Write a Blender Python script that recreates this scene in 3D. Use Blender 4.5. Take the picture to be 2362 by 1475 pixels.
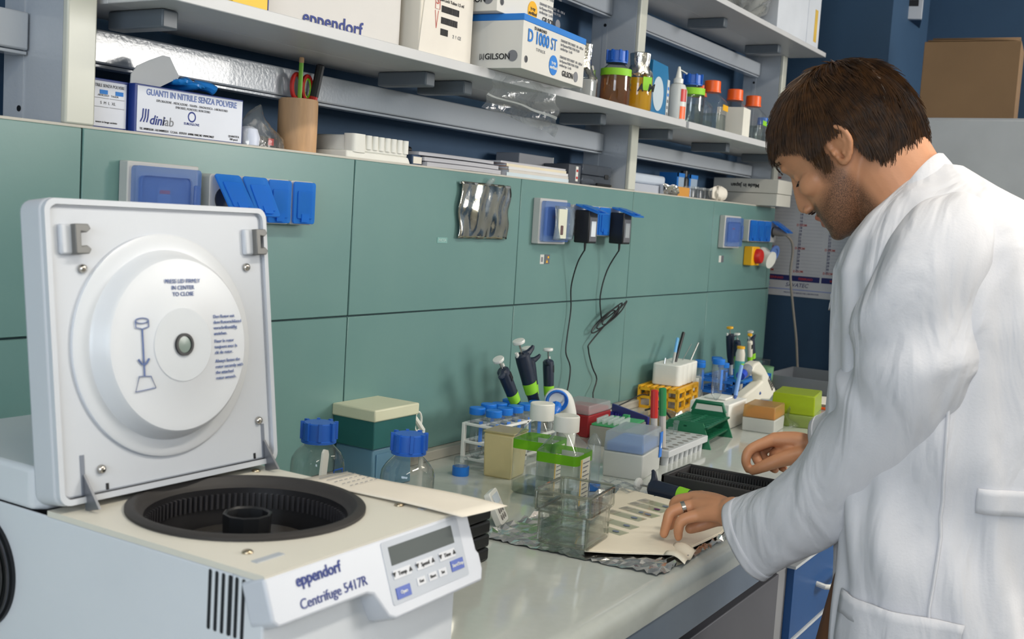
import bpy, bmesh, math, random
import numpy as np
from mathutils import Vector, Matrix, Euler
random.seed(7); np.random.seed(7)
for o in list(bpy.data.objects): bpy.data.objects.remove(o)
SC = bpy.context.scene; COL = SC.collection
PI = math.pi
# ------------------------------------------------------------------ camera, world, lights, exposure
# metres; x runs along the bench, y into the wall, z = 0 is the worktop
CAMLOC = Vector((-1.0392, -1.3778, 0.5316)); YAW, PITCH, ROLL, FPX = 1.0183, -0.0932, 0.0628, 2579.07
_d = Vector((math.sin(YAW)*math.cos(PITCH), math.cos(YAW)*math.cos(PITCH), math.sin(PITCH)))
_r = Vector((math.cos(YAW), -math.sin(YAW), 0)); _u = _r.cross(_d)
_r, _u = math.cos(ROLL)*_r + math.sin(ROLL)*_u, -math.sin(ROLL)*_r + math.cos(ROLL)*_u
cam = bpy.data.cameras.new('camera'); camo = bpy.data.objects.new('camera', cam); COL.objects.link(camo)
camo.matrix_world = Matrix(((_r.x, _u.x, -_d.x, CAMLOC.x), (_r.y, _u.y, -_d.y, CAMLOC.y), (_r.z, _u.z, -_d.z, CAMLOC.z), (0, 0, 0, 1)))
cam.sensor_width = 36; cam.sensor_fit = 'HORIZONTAL'; cam.lens = FPX*36/2362; cam.clip_start = .02
cam.dof.use_dof = True; cam.dof.focus_distance = 2.0; cam.dof.aperture_fstop = 9.0
SC.camera = camo
w = bpy.data.worlds.new('world'); SC.world = w; w.use_nodes = True
w.node_tree.nodes['Background'].inputs[0].default_value = (.75, .85, 1, 1); w.node_tree.nodes['Background'].inputs[1].default_value = .3
def area(name, loc, target, sx, sy, power, col):
    l = bpy.data.lights.new(name, 'AREA'); l.shape = 'RECTANGLE'; l.size = sx; l.size_y = sy; l.energy = power; l.color = col
    o = bpy.data.objects.new(name, l); COL.objects.link(o); o.location = loc
    o.rotation_euler = (Vector(target)-Vector(loc)).to_track_quat('-Z', 'Y').to_euler(); return o
CEIL = 2.05; FLOOR = -.9
# ceiling luminaires (fixtures built further down at the same places) and daylight through the window behind the camera
LAMPS = [(.35, -1.75), (2.05, -1.75), (-1.35, -1.75)]
for i, (x, y) in enumerate(LAMPS):
    area('ceiling_lamp_light', (x, y, CEIL-.085), (x, y, 0), 1.2, .16, (23, 4, 9)[i], (1, .93, .82))
area('side_window_daylight', (-2.9, -1.7, .95), (.2, -.7, .15), 1.8, 1.2, 44, (.80, .9, 1))
area('window_daylight', (3.15, -3.84, 1.3), (.7, -.2, .2), 1.4, 1.1, 100, (1, .97, .92))
SC.view_settings.view_transform = 'Standard'; SC.view_settings.look = 'None'
SC.view_settings.exposure = 0.1; SC.view_settings.gamma = 1.0; SC.view_settings.use_curve_mapping = False
try:
    SC.cycles.use_denoising = True; SC.cycles.max_bounces = 12; SC.cycles.transparent_max_bounces = 24
    SC.cycles.sample_clamp_indirect = 6; SC.cycles.caustics_reflective = False; SC.cycles.caustics_refractive = False
except Exception: pass

# ------------------------------------------------------------------ materials
def lin(c):
    r = []
    for v in c[:3]:
        v = v/255; r.append(v/12.92 if v <= .04045 else ((v+.055)/1.055)**2.4)
    return (*r, 1)
_mats = {}
def _new(name):
    m = bpy.data.materials.new(name); m.use_nodes = True; nt = m.node_tree; nt.nodes.clear()
    out = nt.nodes.new('ShaderNodeOutputMaterial'); return m, nt, out
def mat(name, rgb, rough=.5, metal=0, var=.05, vs=8, bump=0, bs=60, spec=.5, coat=0, sss=0, emit=0, stretch=None, rgb2=None):
    if name in _mats: return _mats[name]
    m, nt, out = _new(name); N = nt.nodes; L = nt.links
    b = N.new('ShaderNodeBsdfPrincipled'); L.new(b.outputs[0], out.inputs[0])
    c = lin(rgb); tc = N.new('ShaderNodeTexCoord'); vec = tc.outputs['Object']
    if stretch:
        mp = N.new('ShaderNodeMapping'); mp.inputs['Scale'].default_value = stretch; L.new(vec, mp.inputs[0]); vec = mp.outputs[0]
    nz = N.new('ShaderNodeTexNoise'); nz.inputs['Scale'].default_value = vs; nz.inputs['Detail'].default_value = 4; L.new(vec, nz.inputs['Vector'])
    rp = N.new('ShaderNodeValToRGB'); rp.color_ramp.elements[0].position = .3; rp.color_ramp.elements[1].position = .7
    c2 = lin(rgb2) if rgb2 else tuple(min(1, x*(1+var)) for x in c[:3])+(1,)
    c1 = c if rgb2 else tuple(x*(1-var) for x in c[:3])+(1,)
    rp.color_ramp.elements[0].color = c1; rp.color_ramp.elements[1].color = c2
    L.new(nz.outputs['Fac'], rp.inputs[0]); L.new(rp.outputs[0], b.inputs['Base Color'])
    b.inputs['Roughness'].default_value = rough; b.inputs['Metallic'].default_value = metal
    b.inputs['Specular IOR Level'].default_value = spec; b.inputs['Coat Weight'].default_value = coat
    if sss: b.inputs['Subsurface Weight'].default_value = sss; b.inputs['Subsurface Radius'].default_value = (.012, .005, .003); b.inputs['Subsurface Scale'].default_value = 1
    if emit: b.inputs['Emission Color'].default_value = c; b.inputs['Emission Strength'].default_value = emit
    if bump:
        n2 = N.new('ShaderNodeTexNoise'); n2.inputs['Scale'].default_value = bs; n2.inputs['Detail'].default_value = 6; L.new(vec, n2.inputs['Vector'])
        bp = N.new('ShaderNodeBump'); bp.inputs['Strength'].default_value = bump; bp.inputs['Distance'].default_value = .003
        L.new(n2.outputs['Fac'], bp.inputs['Height']); L.new(bp.outputs[0], b.inputs['Normal'])
    _mats[name] = m; return m
def clear(name, tint=(250, 252, 252), body=(235, 240, 240), haze=.08, rough=.05, refl=1.0, edge=.12, bump=0, bs=30):
    """thin-walled clear or frosted plastic / glass: transparent + fresnel gloss + a little diffuse haze"""
    if name in _mats: return _mats[name]
    m, nt, out = _new(name); N = nt.nodes; L = nt.links
    tr = N.new('ShaderNodeBsdfTransparent'); gl = N.new('ShaderNodeBsdfGlossy'); gl.inputs['Roughness'].default_value = rough
    df = N.new('ShaderNodeBsdfDiffuse'); df.inputs[0].default_value = lin(body)
    tl = N.new('ShaderNodeBsdfTranslucent'); tl.inputs[0].default_value = lin(body)
    ad = N.new('ShaderNodeMixShader'); ad.inputs[0].default_value = .4; L.new(df.outputs[0], ad.inputs[1]); L.new(tl.outputs[0], ad.inputs[2])
    lw = N.new('ShaderNodeLayerWeight'); lw.inputs[0].default_value = .35
    mx = N.new('ShaderNodeMix'); mx.data_type = 'RGBA'; t = lin(tint)
    mx.inputs['A'].default_value = t; mx.inputs['B'].default_value = tuple(x*(1-edge) for x in t[:3])+(1,)
    L.new(lw.outputs['Facing'], mx.inputs['Factor']); L.new(mx.outputs['Result'], tr.inputs[0])
    m1 = N.new('ShaderNodeMixShader'); m1.inputs[0].default_value = haze if haze > .38 else haze*.65; L.new(tr.outputs[0], m1.inputs[1]); L.new(ad.outputs[0], m1.inputs[2])
    fr = N.new('ShaderNodeLayerWeight'); fr.inputs[0].default_value = .5
    pw = N.new('ShaderNodeMath'); pw.operation = 'POWER'; pw.inputs[1].default_value = 4.5; L.new(fr.outputs['Facing'], pw.inputs[0])
    ma = N.new('ShaderNodeMath'); ma.operation = 'MULTIPLY_ADD'; ma.inputs[1].default_value = .9; ma.inputs[2].default_value = .045; L.new(pw.outputs[0], ma.inputs[0])
    ml = N.new('ShaderNodeMath'); ml.operation = 'MULTIPLY'; ml.inputs[1].default_value = refl*.62; ml.use_clamp = True; L.new(ma.outputs[0], ml.inputs[0])
    m2 = N.new('ShaderNodeMixShader'); L.new(ml.outputs[0], m2.inputs[0]); L.new(m1.outputs[0], m2.inputs[1]); L.new(gl.outputs[0], m2.inputs[2])
    if bump:
        tc = N.new('ShaderNodeTexCoord'); n2 = N.new('ShaderNodeTexNoise'); n2.inputs['Scale'].default_value = bs; n2.inputs['Detail'].default_value = 5; L.new(tc.outputs['Object'], n2.inputs['Vector'])
        bp = N.new('ShaderNodeBump'); bp.inputs['Strength'].default_value = bump; bp.inputs['Distance'].default_value = .01
        L.new(n2.outputs['Fac'], bp.inputs['Height'])
        for s in (gl, df, fr): L.new(bp.outputs[0], s.inputs['Normal'])
    L.new(m2.outputs[0], out.inputs[0]); _mats[name] = m; return m

# ------------------------------------------------------------------ mesh helpers
def TR(loc=(0, 0, 0), rz=0, rx=0, ry=0): return Matrix.Translation(loc) @ Euler((rx, ry, rz), 'XYZ').to_matrix().to_4x4()
def frame(o, x, y):
    """matrix with local x along x, local y along y (orthogonalised), origin o"""
    x = Vector(x).normalized(); y = Vector(y); z = x.cross(y).normalized(); y = z.cross(x)
    return Matrix(((x.x, y.x, z.x, o[0]), (x.y, y.y, z.y, o[1]), (x.z, y.z, z.z, o[2]), (0, 0, 0, 1)))
def frame_z(o, z):
    z = Vector(z).normalized(); a = Vector((1, 0, 0)) if abs(z.x) < .9 else Vector((0, 1, 0))
    x = (a-z*a.dot(z)).normalized(); return frame(o, x, z.cross(x))
class MB:
    def __init__(s): s.v = []; s.f = []; s.m = []
    def add(s, vs, fs, mi=0, M=None):
        b = len(s.v)
        for p in vs: s.v.append(tuple(M @ Vector(p)) if M is not None else tuple(p))
        for f in fs: s.f.append([i+b for i in f]); s.m.append(mi)
        return s
    def box(s, x0, x1, y0, y1, z0, z1, mi=0, M=None):
        return s.add([(x0,y0,z0),(x1,y0,z0),(x1,y1,z0),(x0,y1,z0),(x0,y0,z1),(x1,y0,z1),(x1,y1,z1),(x0,y1,z1)],
                     [(0,3,2,1),(4,5,6,7),(0,1,5,4),(1,2,6,5),(2,3,7,6),(3,0,4,7)], mi, M)
    def tbox(s, x0, x1, y0, y1, z0, z1, t=0, mi=0, M=None):
        """box whose top is inset by t (tapered)"""
        return s.add([(x0,y0,z0),(x1,y0,z0),(x1,y1,z0),(x0,y1,z0),(x0+t,y0+t,z1),(x1-t,y0+t,z1),(x1-t,y1-t,z1),(x0+t,y1-t,z1)],
                     [(0,3,2,1),(4,5,6,7),(0,1,5,4),(1,2,6,5),(2,3,7,6),(3,0,4,7)], mi, M)
    def lathe(s, prof, n=24, mi=0, M=None, sx=1, sy=1):
        vs = []; fs = []; k = len(prof)
        for (r, z) in prof:
            for i in range(n): a = 2*PI*i/n; vs.append((r*math.cos(a)*sx, r*math.sin(a)*sy, z))
        for j in range(k-1):
            for i in range(n): i2 = (i+1) % n; fs.append((j*n+i, j*n+i2, (j+1)*n+i2, (j+1)*n+i))
        if prof[0][0] > 1e-6 and getattr(s, 'cap0', True): fs.append(tuple(range(n-1, -1, -1)))
        if prof[-1][0] > 1e-6 and getattr(s, 'cap1', True): fs.append(tuple((k-1)*n+i for i in range(n)))
        return s.add(vs, fs, mi, M)
    def cyl(s, p0, p1, r0, r1=None, n=16, mi=0):
        r1 = r0 if r1 is None else r1; p0 = Vector(p0); p1 = Vector(p1)
        return s.lathe([(r0, 0), (r1, (p1-p0).length)], n, mi, frame_z(p0, p1-p0))
    def tube(s, path, r, n=8, mi=0, closed=False):
        P = [Vector(p) for p in path]; k = len(P); R = r if isinstance(r, (list, tuple)) else [r]*k
        vs = []; fs = []; up = None
        for i in range(k):
            t = (P[(i+1) % k]-P[i-1]) if closed else (P[min(i+1, k-1)]-P[max(i-1, 0)])
            t.normalize()
            if up is None: up = frame_z((0, 0, 0), t).to_3x3() @ Vector((1, 0, 0))
            up = (up-t*up.dot(t)).normalized(); side = t.cross(up)
            for j in range(n): a = 2*PI*j/n; vs.append(P[i]+(up*math.cos(a)+side*math.sin(a))*R[i])
        for i in range(k if closed else k-1):
            i2 = (i+1) % k
            for j in range(n): j2 = (j+1) % n; fs.append((i*n+j, i*n+j2, i2*n+j2, i2*n+j))
        if not closed: fs += [tuple(range(n-1, -1, -1)), tuple((k-1)*n+j for j in range(n))]
        return s.add(vs, fs, mi)
    def prism(s, poly, z0, z1, mi=0, M=None):
        n = len(poly); vs = [(x, y, z0) for x, y in poly]+[(x, y, z1) for x, y in poly]
        fs = [tuple(range(n-1, -1, -1)), tuple(range(n, 2*n))]+[(i, (i+1) % n, n+(i+1) % n, n+i) for i in range(n)]
        return s.add(vs, fs, mi, M)
    def loft(s, rings, mi=0, M=None, caps=True):
        n = len(rings[0]); vs = [p for r in rings for p in r]; fs = []
        for j in range(len(rings)-1):
            for i in range(n): i2 = (i+1) % n; fs.append((j*n+i, j*n+i2, (j+1)*n+i2, (j+1)*n+i))
        if caps: fs += [tuple(range(n-1, -1, -1)), tuple((len(rings)-1)*n+i for i in range(n))]
        return s.add(vs, fs, mi, M)
    def grid(s, fn, nu, nv, mi=0, M=None):
        vs = [fn(i/nu, j/nv) for j in range(nv+1) for i in range(nu+1)]
        fs = [(j*(nu+1)+i, j*(nu+1)+i+1, (j+1)*(nu+1)+i+1, (j+1)*(nu+1)+i) for j in range(nv) for i in range(nu)]
        return s.add(vs, fs, mi, M)
    def ell(s, c, rx, ry, rz, n=16, k=10, mi=0, M=None):
        pr = [(math.sin(PI*j/k), -math.cos(PI*j/k)) for j in range(k+1)]; pr[0] = (1e-4, -1); pr[-1] = (1e-4, 1)
        T = Matrix.Translation(c) @ Matrix.Diagonal((rx, ry, rz, 1))
        return s.lathe(pr, n, mi, T if M is None else M @ T)
    def rbox(s, x0, x1, y0, y1, z0, z1, r, mi=0, M=None, n=4):
        return s.prism(rrect(x0, x1, y0, y1, r, n), z0, z1, mi, M)
    def build(s, name, mats, parent=None, bevel=0, seg=2, ang=35, M=None, loc=None, rot=None, solid=0, subd=0, flat=False):
        me = bpy.data.meshes.new(name); me.from_pydata(s.v, [], s.f)
        if not isinstance(mats, (list, tuple)): mats = [mats]
        for m in mats: me.materials.append(m)
        me.polygons.foreach_set('material_index', s.m)
        bm = bmesh.new(); bm.from_mesh(me); bmesh.ops.recalc_face_normals(bm, faces=bm.faces); bm.to_mesh(me); bm.free()
        if not flat:
            me.polygons.foreach_set('use_smooth', [True]*len(me.polygons)); me.set_sharp_from_angle(angle=math.radians(ang))
        me.update()
        o = bpy.data.objects.new(name, me); COL.objects.link(o); o.parent = parent
        if M is not None: o.matrix_local = M
        if loc is not None: o.location = loc
        if rot is not None: o.rotation_euler = rot
        if solid: d = o.modifiers.new('solid', 'SOLIDIFY'); d.thickness = solid; d.offset = 0
        if bevel: d = o.modifiers.new('bevel', 'BEVEL'); d.width = bevel; d.segments = seg; d.limit_method = 'ANGLE'; d.angle_limit = math.radians(40)
        if subd: d = o.modifiers.new('subd', 'SUBSURF'); d.levels = subd; d.render_levels = subd
        return o
def rrect(x0, x1, y0, y1, r, n=4):
    p = []
    for cx, cy, a0 in ((x1-r, y1-r, 0), (x0+r, y1-r, 90), (x0+r, y0+r, 180), (x1-r, y0+r, 270)):
        for i in range(n+1): a = math.radians(a0+90*i/n); p.append((cx+r*math.cos(a), cy+r*math.sin(a)))
    return p
def thing(name, label, cat, loc=(0, 0, 0), rot=(0, 0, 0), group=None):
    o = bpy.data.objects.new(name, None); COL.objects.link(o); o.empty_display_size = .02
    o.location = loc; o.rotation_euler = (0, 0, rot) if isinstance(rot, (int, float)) else rot
    return tag(o, label, cat, group)
def tag(o, label, cat, group=None):
    o['label'] = label; o['category'] = cat
    if group: o['group'] = group
    return o
def struct(o, label=None):
    o['kind'] = 'structure'
    if label: o['label'] = label
    return o
def dup(root, loc=None, rot=None, label=None, group=None):
    r = root.copy(); COL.objects.link(r)
    if loc is not None: r.location = loc
    if rot is not None: r.rotation_euler = rot
    if label: r['label'] = label
    if group: r['group'] = group
    for ch in list(root.children):
        c = ch.copy(); COL.objects.link(c); c.parent = r
        for g in list(ch.children): e = g.copy(); COL.objects.link(e); e.parent = c
    return r
def text(s, size, m, parent, o, x, y, align='CENTER', name='lettering', sx=1.0, shear=0, bold=0, space=1, th=.00025, line=1.0):
    """flat lettering standing on the plane through o with reading direction x and up direction y"""
    cu = bpy.data.curves.new(name, 'FONT'); cu.body = s; cu.size = size; cu.align_x = align; cu.align_y = 'CENTER'; cu.extrude = th
    cu.shear = shear; cu.offset = bold*size; cu.space_character = space; cu.resolution_u = 3; cu.space_line = line
    ob = bpy.data.objects.new(name, cu); me = bpy.data.meshes.new_from_object(ob); bpy.data.objects.remove(ob); bpy.data.curves.remove(cu)
    me.transform(frame(o, x, y) @ Matrix.Diagonal((sx, 1, 1, 1))); me.name = name
    me.materials.clear(); me.materials.append(m)
    t = bpy.data.objects.new(name, me); COL.objects.link(t); t.parent = parent; return t
def patch(name, m, parent, o, x, y, w, h, th=.0006, r=0):
    """thin printed patch / sticker centred on o"""
    b = MB(); M = frame(o, x, y)
    if r: b.prism(rrect(-w/2, w/2, -h/2, h/2, r), -th/4, th, 0, M)
    else: b.box(-w/2, w/2, -h/2, h/2, -th/4, th, 0, M)
    return b.build(name, m, parent)

WHITE = mat('white plastic', (228, 228, 222), .35); PAPER = mat('white paper', (232, 226, 214), .8, bump=.05, bs=40)
DKBLUE = mat('dark blue ink', (32, 52, 128), .6); BLACK = mat('black plastic', (22, 23, 26), .4); INK = mat('black ink', (30, 30, 32), .6)
GREYTX = mat('grey ink', (120, 122, 128), .6); STEEL = mat('steel', (190, 190, 188), .25, 1); RED = mat('red plastic', (190, 35, 30), .4)
LBLUE = mat('bright blue plastic', (28, 110, 205), .35); GREENL = mat('green label tape', (140, 205, 40), .6); ORANGE = mat('orange plastic', (240, 95, 15), .4)
CBLUE = mat('cyan print', (30, 120, 205), .6); YELLOW = mat('yellow plastic', (235, 175, 20), .45)
CLEAR = clear('clear plastic', (254, 254, 254)); GLASS = clear('clear glass', (254, 254, 254), haze=.02, edge=.4, refl=2.2, rough=.02)
FOIL = mat('aluminium foil', (225, 225, 225), .22, 1, bump=.9, bs=45)
# ------------------------------------------------------------------ the room
BLUEW = mat('blue wall paint', (46, 76, 106), .7, var=.08, vs=3, bump=.1, bs=120)
OFFW = mat('off-white room paint', (205, 203, 196), .8, var=.04, vs=2)
GREEN = mat('green laminate panel', (100, 136, 133), .3, var=.05, vs=5, rgb2=(106, 141, 137), bump=.02, bs=200)
GAP = mat('dark joint', (38, 62, 66), .8)
GLOSSG = mat('glossy grey paint', (176, 182, 190), .16, var=.02, bump=.12, bs=150, coat=.3)
SHELFG = mat('shelf laminate', (196, 197, 199), .4, var=.02)
POSTG = mat('upright light paint', (200, 201, 190), .35, var=.02)
WORK = mat('worktop laminate', (186, 190, 184), .1, var=.03, vs=60, rgb2=(190, 194, 188), coat=.35)
def sbox(name, b, m, label=None): return struct(MB().box(*b).build(name, m), label)
sbox('floor', (-3, 4, -4, .3, FLOOR-.05, FLOOR), mat('grey vinyl floor', (150, 150, 146), .4))
sbox('ceiling', (-3, 4, -4, .3, CEIL, CEIL+.05), mat('white ceiling', (225, 222, 214), .9))
sbox('wall_back', (-3, 4, .2, .3, FLOOR, CEIL), BLUEW, 'blue painted wall behind the shelving')
sbox('wall_right', (3.35, 4, -.27, .2, FLOOR, CEIL), BLUEW, 'blue painted wall carrying the calendar')
sbox('wall_far', (3.95, 4.05, -4, -.27, FLOOR, CEIL), BLUEW)
m = MB()
for b in ((-3.05, -2.95, -4, -2.65, FLOOR, CEIL), (-3.05, -2.95, -.75, .3, FLOOR, CEIL), (-3.05, -2.95, -2.65, -.75, FLOOR, .3), (-3.05, -2.95, -2.65, -.75, 1.6, CEIL)): m.box(*b)
struct(m.build('wall_left', OFFW))
m = MB()
for b in ((-3.02, -2.94, -2.65, -2.6, .3, 1.6), (-3.02, -2.94, -.8, -.75, .3, 1.6), (-3.02, -2.94, -1.72, -1.68, .3, 1.6), (-3.02, -2.94, -2.65, -.75, .3, .35), (-3.02, -2.94, -2.65, -.75, 1.55, 1.6)): m.box(*b)
struct(m.build('window_2', WHITE), 'white framed side window left of the camera')
m = MB()
for b in ((-3, 2.45, -4, -3.9, FLOOR, CEIL), (3.9, 4, -4, -3.9, FLOOR, CEIL), (2.45, 3.9, -4, -3.9, FLOOR, .75), (2.45, 3.9, -4, -3.9, 1.85, CEIL)): m.box(*b)
struct(m.build('wall_front', OFFW))
wf = MB()
for b in ((2.45, 2.5, -3.97, -3.9, .75, 1.85), (3.85, 3.9, -3.97, -3.9, .75, 1.85), (3.16, 3.2, -3.97, -3.9, .75, 1.85), (2.45, 3.9, -3.97, -3.9, .75, .8), (2.45, 3.9, -3.97, -3.9, 1.8, 1.85)): wf.box(*b)
win = struct(wf.build('window_1', WHITE), 'white framed window behind the camera')
TUBE = mat('lit lamp tube', (255, 244, 224), .5, emit=6)
for i, (x, y) in enumerate(LAMPS):
    t = thing('ceiling_lamp', ['long ceiling lamp nearest the person', 'long ceiling lamp at the far end of the room', 'long ceiling lamp behind the camera'][i], 'lamp', (x, y, CEIL))
    MB().box(-.63, .63, -.1, .1, -.05, 0).build('housing', WHITE, t, bevel=.004)
    for s in (-.045, .045): MB().cyl((-.6, s, -.066), (.6, s, -.066), .013, n=12).build('tube', TUBE, t)

# service wall: recessed body with twelve green panels, joints of 3 mm
spine = struct(MB().box(-1.2, 3.0, .004, .19, -.9, .612).build('wall_service', GAP), 'green panelled service wall behind the bench')
pm = {}
for row, (z0, z1) in enumerate(((.022, .3185), (.3215, .6165))):
    for i in range(7):
        k = row
        if k not in pm:
            o = MB().box(.0015, .5985, -.012, .004, z0, z1).build('panel', GREEN, spine, bevel=.0012, seg=1); pm[k] = o; p = o
        else: p = pm[k].copy(); COL.objects.link(p)
        p.location = (-1.2+.6*i, .012, 0)
lt = struct(MB().box(-1.2, 3.0, .002, .19, .6168, .6205).build('trim_1', mat('ledge edge', (190, 186, 176), .5)), 'thin pale ledge along the top of the green panels')
struct(MB().box(-1.2, 3.02, -.02, .012, 0, .0215).build('trim_2', mat('grey upstand', (178, 174, 164), .4), bevel=.002), 'low grey upstand along the back of the worktop')

# worktop with rolled front edge
wt = thing('worktop', 'long pale grey laminate worktop with rolled front edge', 'worktop')
rings = []
prof = [(.0, 0), (-.715, 0), (-.727, -.0015), (-.737, -.006), (-.743, -.014), (-.745, -.024), (-.745, -.044), (-.70, -.044), (0, -.04)]
MB().loft([[(x, y, z) for y, z in prof] for x in (-1.6, 3.02)]).build('top', WORK, wt)
MB().box(-1.6, 3.02, -.742, -.72, -.106, -.0445).build('apron', mat('grey-blue metal apron', (128, 142, 160), .25, .35), wt, bevel=.0015)
# floor cabinets under the worktop
DKG = mat('dark grey cabinet', (92, 92, 98), .5); LTG = mat('light grey carcass', (150, 150, 152), .5); DBLUE = mat('blue drawer front', (28, 78, 135), .4)
cb = thing('base_cabinet', 'plain dark grey cabinet under the worktop, left of the blue drawers', 'cabinet', (0, 0, -.9))
MB().box(.35, 1.136, -.69, -.1, .08, .745).build('body', DKG, cb); MB().box(.352, 1.134, -.708, -.69, .09, .745).build('door', DKG, cb, bevel=.002)
MB().box(.35, 1.136, -.66, -.1, 0, .08).build('plinth', BLACK, cb)
dr = thing('drawer_cabinet', 'cabinet of blue drawers with white bow handles below the worktop', 'cabinet', (0, 0, -.9))
MB().box(1.142, 1.72, -.70, -.1, .08, .752).build('body', LTG, dr); MB().box(1.142, 1.72, -.66, -.1, 0, .08).build('plinth', BLACK, dr)
for z0, z1 in ((.585, .738), (.42, .577), (.255, .412), (.09, .247)):
    d = MB().box(1.21, 1.715, -.716, -.7, z0, z1).build('drawer', DBLUE, dr, bevel=.001)
    MB().box(1.208, 1.717, -.719, -.7, z1, z1+.006).build('edge_strip', mat('pale drawer edge', (200, 204, 208), .3), d)
    zc = z1-.075; MB().tube([(1.385, -.715, zc), (1.385, -.735, zc-.003), (1.395, -.745, zc-.004), (1.52, -.745, zc-.004), (1.53, -.735, zc-.003), (1.53, -.715, zc)], .006, 10).build('handle', WHITE, d)
tall = thing('tall_cabinet', 'tall pale grey cabinet behind the person under the cardboard box', 'cabinet', (3.055, -.29, -.9))
CABG = mat('pale grey cabinet', (178, 182, 187), .45)
MB().box(0, .6, -1.4, -.03, 0, 1.858).build('body', CABG, tall); MB().box(-.004, .02, -.03, 0, 0, 1.858).build('edge_trim', mat('off-white edge trim', (206, 202, 186), .5), tall, bevel=.002)
MB().box(-.018, 0, -.56, -.035, .1, 1.85).build('door', CABG, tall, bevel=.003); MB().box(-.018, 0, -1.1, -.566, .1, 1.85).build('door', CABG, tall, bevel=.003)
bx = thing('cardboard_box', 'brown cardboard box with a loose top flap on the tall cabinet', 'box', (3.07, -.46, .9595), (0, 0, .10))
CARD = mat('brown cardboard', (122, 96, 68), .8, var=.08, vs=4)
m = MB(); m.box(0, .25, -.31, 0, 0, .262); m.build('body', CARD, bx, bevel=.002)
m = MB().grid(lambda a, b: (.005+.1*b, -.30+.29*a, .266+.016*b*math.sin(PI*a)), 6, 3); m.build('flap', CARD, bx, solid=.004)
m = MB().grid(lambda a, b: (.245-.1*b, -.30+.29*a, .266+.03*b), 2, 2); m.build('flap', CARD, bx, solid=.004)
vt = thing('vent_grille', 'white vent grille with dark slots high on the blue wall', 'vent', (3.6, -.245, 1.40), (0, 0, .25))
MB().box(-.012, .012, -.075, .0, 0, .5).build('frame', mat('white vent frame', (170, 176, 186), .4), vt, bevel=.003)
for i in range(8): MB().box(-.014, .0, -.058, -.018, .05+.05*i, .075+.05*i, 0, None).build('slot', mat('dark slot', (14, 18, 26), .8), vt)
MB().box(.012, .36, -.075, 0, 0, .5).build('duct', BLUEW, vt)

# shelving uprights, rails and boards
def upright(x0, x1, label, zt=1.9):
    t = thing('shelf_upright', label, 'shelf upright', (x0, 0, .6206), group='shelf uprights')
    MB().box(0, x1-x0, .0, .012, 0, zt-.62).build('front_face', POSTG, t, bevel=.003)
    MB().box(.003, x1-x0-.003, .012, .15, 0, zt-.62).build('side_plate', GLOSSG, t, bevel=.002)
    MB().box(.001, .004, .10, .113, .0, zt-.62).build('slot_strip', GLOSSG, t)
    for z in (.02, .11, .25, .45): MB().cyl((.0015, .107, z), (.0, .107, z), .0045, n=12).build('bolt_hole', BLACK, t)
    return t
upright(-.029, .02, 'grey shelf upright at the left beside the glove boxes'); upright(1.762, 1.806, 'grey shelf upright between the two shelf bays'); upright(2.955, 2.998, 'grey shelf upright at the far end by the calendar')
def rail(x0, x1, z0, z1, label):
    t = thing('cross_rail', label, 'shelf rail', (x0, .085, z0), group='shelf cross rails'); L = x1-x0; h = z1-z0
    MB().box(0, L, 0, .012, .006, h).build('face', GLOSSG, t, bevel=.003); MB().box(0, L, .004, .03, 0, .005).build('lower_lip', GLOSSG, t, bevel=.001)
rail(-1.2, -.03, .716, .776, 'glossy grey rail left of the left upright'); rail(.021, 1.761, .716, .773, 'long glossy grey rail above the glove box and pencil cup')
rail(1.807, 2.954, .722, .768, 'glossy grey lower rail of the far shelf bay'); rail(.021, 1.761, 1.09, 1.147, 'glossy grey upper rail of the near shelf bay'); rail(1.807, 2.954, 1.088, 1.14, 'glossy grey upper rail of the far shelf bay')
def board(x0, x1, z0, z1, label, br):
    t = thing('shelf_board', label, 'shelf', (x0, -.135, z0)); MB().box(0, x1-x0, 0, .1335, 0, z1-z0).box(max(0, .022-x0), min(x1, 2.953 if x0 > 1 else 1.76)-x0 if x0 < 1 else 2.953-x0, .1335, .27, 0, z1-z0).build('board', SHELFG, t, bevel=.0015)
    for bx_ in br:
        b = MB(); b.box(bx_-x0, bx_-x0+.03, .07, .19, -.028, -.0005); b.build('bracket', mat('dark grey bracket', (92, 100, 108), .4), t, bevel=.003)
    return t
board(.035, 1.815, .797, .816, 'long pale grey shelf board of the near bay', (.08, .72, .85, 1.45)); board(1.835, 2.99, .797, .816, 'pale grey lower shelf board of the far bay', (1.86, 2.3, 2.75))
board(.035, 1.80, 1.165, 1.181, 'pale grey upper shelf board of the near bay', (.3, 1.3)); board(1.82, 3.01, 1.165, 1.181, 'pale grey upper shelf board of the far bay', (2.2, 2.7))
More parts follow.
